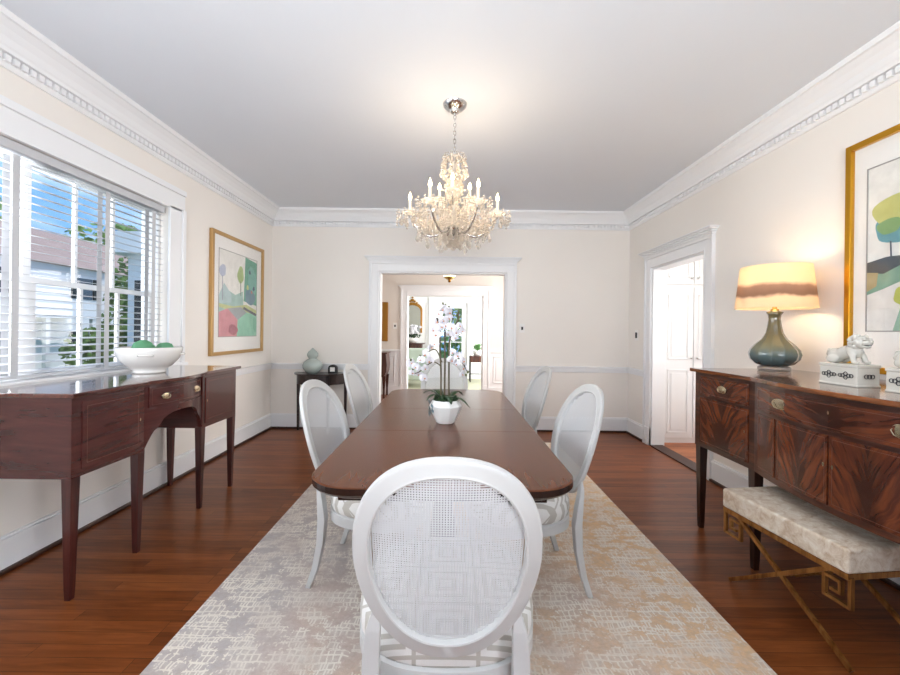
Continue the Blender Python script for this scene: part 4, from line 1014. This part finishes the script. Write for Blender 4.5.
# ---------------------------------------------------------------- wall plates
def plate(x0, x1, y0, y1, z0, z1, knob, lb, nm='light_switch'):
    r = thing(nm, ((x0+x1)/2, (y0+y1)/2, z0), lb, 'switch'); MB().box(x0, x1, y0, y1, z0, z1).build('cover_plate', M_plate, r, bevel=.002); MB().box(*knob).build('switch_button', M_black, r)
plate(.895, .965, 5.162, 5.17, 1.27, 1.385, (.918, .942, 5.155, 5.162, 1.305, 1.345), 'small wall switch with dark button on the back wall right of the wide opening')
plate(2.302, 2.31, 4.90, 4.98, 1.19, 1.32, (2.295, 2.302, 4.92, 4.96, 1.22, 1.29), 'wall switch with dark button near the right doorway')
plate(-1.14, -1.06, 7.99, 8.0, 1.31, 1.43, (-1.115, -1.085, 7.985, 7.99, 1.35, 1.39), 'double light switch on the foyer wall left of the second opening')

# ---------------------------------------------------------------- foyer things
fc = thing('chest_of_drawers', (-1.6, 7.72, 0), 'small brown chest on curved legs in the foyer, partly hidden by the opening', 'chest')
MB().loft([[(x0, y0, z) for x0, y0 in ((-2.0+e, 7.93), (-2.0+e, 7.5-e*.4), (-1.2-e, 7.5-e*.4), (-1.2-e, 7.93))] for z, e in ((.40, .03), (.5, -.01), (.62, -.02), (.82, .0), (.84, .0))]).build('chest_case', M_foychest, fc)
MB().box(-2.03, -1.17, 7.47, 7.94, .84, .862).build('top', M_foychest, fc, bevel=.004)
for a, b in ((-1.97, 7.52), (-1.23, 7.52), (-1.97, 7.9), (-1.23, 7.9)): MB().bar([(a, b, 0), (a, b, .03), (a, b, .15), (a, b, .3), (a, b, .42)], [(.05, .05), (.035, .035), (.03, .03), (.05, .05), (.07, .06)]).build('leg', M_foychest, fc)
for z in (.47, .66):
    dd = MB().box(-1.9, -1.3, 7.485, 7.5, z, z+.16).build('drawer', M_foychest, fc); MB().sphere((-1.45, 7.475, z+.08), .014).build('knob', M_brass, dd)
fp = thing('framed_painting', (-1.6, 7.98, 1.06), 'tall gold framed picture on the foyer wall above the brown chest', 'painting')
M_dgold = mat('dark_gilt', (158, 112, 44), .4, .6)
fm_ = MB().box(-1.95, -1.83, 7.955, 8.0, 1.06, 1.84).box(-1.36, -1.24, 7.955, 8.0, 1.06, 1.84).box(-1.83, -1.36, 7.955, 8.0, 1.06, 1.18).box(-1.83, -1.36, 7.955, 8.0, 1.72, 1.84).build('frame', M_dgold, fp, bevel=.01)
MB().box(-1.83, -1.36, 7.98, 7.99, 1.18, 1.72).build('canvas', wash((120, 110, 90)), fp)
fl_ = thing('pendant_light', (0, 6.5, 2.1), 'small brass pendant light hanging in the foyer', 'lamp')
MB().tube([(-.02, 6.5, H), (-.02, 6.5, 2.3)], .006, 8).build('rod', M_brass, fl_)
MB().lathe([(.05, -.02), (.06, 0)], (-.02, 6.5, H), 16).build('ceiling_canopy', M_brass, fl_)
MB().lathe([(.001, 2.065), (.02, 2.075), (.03, 2.09), (.018, 2.105), (.05, 2.12), (.085, 2.14), (.09, 2.16)], (-.02, 6.5, 0), 20).build('finial', M_brass, fl_, smooth='auto')
MB().lathe([(.09, 2.16), (.10, 2.2), (.085, 2.26), (.05, 2.30), (.02, 2.31)], (-.02, 6.5, 0), 20).build('glass_shade', mat('lit_milk_glass', (255, 244, 224), .4, emit=(255, 232, 196), es=2.5), fl_, smooth=True)

# ---------------------------------------------------------------- living room things
mr = thing('wall_mirror', (-.95, 10.76, 1.3), 'gilt arched mirror with crest on the far room wall', 'mirror')
ring = lambda k, y: [(-1.02+k*x, y, 1.22+z if k == 1 else 1.22+.06+(z-.06)*.9) for x, z in ([(.27, .0), (.27, .62)]+[(.27*math.cos(PI*i/12), .62+.20*math.sin(PI*i/12)) for i in range(1, 12)]+[(-.27, .62), (-.27, 0)])]
MB().loft([ring(1, 10.80), ring(1, 10.76), ring(.82, 10.755), ring(.82, 10.79)], loop=False, caps=False).build('frame', M_dgold, mr)
MB().loft([ring(.84, 10.785), ring(.84, 10.79)]).build('mirror_glass', M_mirror, mr)
mb = MB()
for a, b, s_ in ((-1.02, 2.10, .05), (-1.08, 2.07, .035), (-.96, 2.07, .035), (-1.02, 2.17, .03), (-1.14, 2.03, .025), (-.9, 2.03, .025)): mb.ell((a, 10.765, b), s_, .02, s_*.8)
mb.build('crest', M_dgold, mr, smooth=True)
cb = thing('console_chest', (-1.0, 10.5, 0), 'low brown chest below the gilt mirror in the far room', 'chest')
MB().box(-1.5, -.72, 10.32, 10.72, .62, .93).build('chest_case', M_foychest, cb); MB().box(-1.52, -.66, 10.3, 10.74, .93, .955).build('top', M_foychest, cb)
for a, b in ((-1.47, 10.35), (-.75, 10.35), (-1.47, 10.69), (-.75, 10.69)): MB().bar([(a, b, 0), (a, b, .62)], [(.03, .03), (.05, .05)]).build('leg', M_foychest, cb)
dd = MB().box(-1.4, -.76, 10.305, 10.32, .68, .88).build('drawer', M_foychest, cb); MB().sphere((-.9, 10.3, .78), .02).build('knob', M_brass, dd)
fo = thing('flower_pot', (-.98, 10.5, .955), 'white flowers in a pale bowl on the far brown chest', 'plant')
MB().lathe([(.08, 0), (.14, .06), (.16, .13), (.15, .13), (0, .1)], (-.98, 10.5, .955), 20).build('pot', M_ceramic, fo, smooth=True)
mb = MB(); rr = random.Random(4)
for i in range(60): mb.ell((-.98+rr.gauss(0, .1), 10.5+rr.gauss(0, .06), 1.10+rr.uniform(0, .08)), .04, .03, .012, Matrix.Rotation(rr.uniform(0, 3), 3, 'Y'), 6, 4)
mb.build('leaves', M_leaf, fo)
mb = MB()
for i in range(30): mb.ell((-.95+rr.gauss(0, .07), 10.47+rr.gauss(0, .05), 1.25+rr.uniform(-.05, .16)), .04, .03, .035, None, 6, 5)
mb.build('blossoms', M_petal, fo)
ac = thing('armchair', (-.78, 9.3, 0), 'pale green and white upholstered armchair in the far room', 'armchair')
M_arm = plaster('pale_green_upholstery', (190, 204, 190), 22, .9)
MB().box(-1.15, -.5, 9.0, 9.65, .16, .42).build('seat', M_arm, ac, bevel=.04, bseg=3); MB().box(-1.15, -.5, 9.5, 9.68, .4, .86).build('backrest', M_arm, ac, bevel=.06, bseg=4)
for a in (-1.18, -.56): MB().box(a, a+.1, 9.02, 9.6, .3, .58).build('armrest', M_arm, ac, bevel=.04, bseg=3)
for a, b in ((-1.1, 9.05), (-.55, 9.05), (-1.1, 9.6), (-.55, 9.6)): MB().bar([(a, b, 0), (a, b, .17)], [(.025, .025), (.04, .04)]).build('leg', M_foychest, ac)
st = thing('stool', (.72, 10.2, 0), 'dark framed stool with brown seat in the far room', 'stool')
MB().box(.50, .94, 10.02, 10.38, .50, .66).build('seat', M_foychest, st, bevel=.02)
for a, b in ((.52, 10.04), (.92, 10.04), (.52, 10.36), (.92, 10.36)): MB().box(a-.014, a+.014, b-.014, b+.014, 0, .5).build('leg', M_black, st)
MB().box(.52, .92, 10.03, 10.05, .2, .22).box(.51, .53, 10.04, 10.36, .2, .22).box(.91, .93, 10.04, 10.36, .2, .22).build('stretcher', M_black, st)
ff = thing('potted_fern', (.70, 10.2, .66), 'green fern in a white pot on the far stool', 'plant')
MB().lathe([(.07, 0), (.10, .05), (.11, .12), (.10, .12), (0, .1)], (.70, 10.2, .66), 20).build('pot', M_ceramic, ff, smooth=True)
mb = MB(); M_fern = plaster('fern_green', (104, 150, 92), 18, .8)
for i in range(70):
    a = rr.uniform(0, 2*PI); e = rr.uniform(.2, 1.2); L_ = rr.uniform(.14, .26); d = Vector((math.cos(a)*math.cos(e), math.sin(a)*math.cos(e), math.sin(e)))
    o_ = Vector((.70, 10.2, .78)); u = Vector((-math.sin(a), math.cos(a), 0))*.02
    mb.poly((o_, o_+d*L_*.6+u+Vector((0, 0, .03)), o_+d*L_+Vector((0, 0, -.02)), o_+d*L_*.6-u+Vector((0, 0, .03))))
mb.build('fronds', M_fern, ff)

# ---------------------------------------------------------------- hall cupboard
hc_ = thing('built_in_cupboard', (3.0, 4.75, 0), 'tall white panelled built-in cupboard seen through the right doorway', 'cupboard')
MB().box(2.47, 3.79, 4.70, 4.89, 0, 2.78).build('cupboard_case', M_trim, hc_)
for a, b in ((2.50, 2.845), (2.855, 3.30)):
    for z0, z1, ps in ((.06, 1.83, ((.12, .86), (.98, 1.74))), (1.86, 2.5, ((1.94, 2.42),))):
        dd = MB().box(a, b, 4.68, 4.70, z0, z1)
        for p0, p1 in ps:
            for q in ((a+.05, b-.05, p0, p0+.014), (a+.05, b-.05, p1-.014, p1), (a+.05, a+.064, p0, p1), (b-.064, b-.05, p0, p1)): dd.box(q[0], q[1], 4.672, 4.68, q[2], q[3])
            dd.box(a+.09, b-.09, 4.674, 4.68, p0+.04, p1-.04)
        dd = dd.build('door', M_trim, hc_, bevel=.002)
        MB().sphere((b-.03 if a < 2.6 else a+.03, 4.662, 1.0 if z0 < 1 else 1.93), .013, 10).build('knob', M_silver, dd, smooth=True)
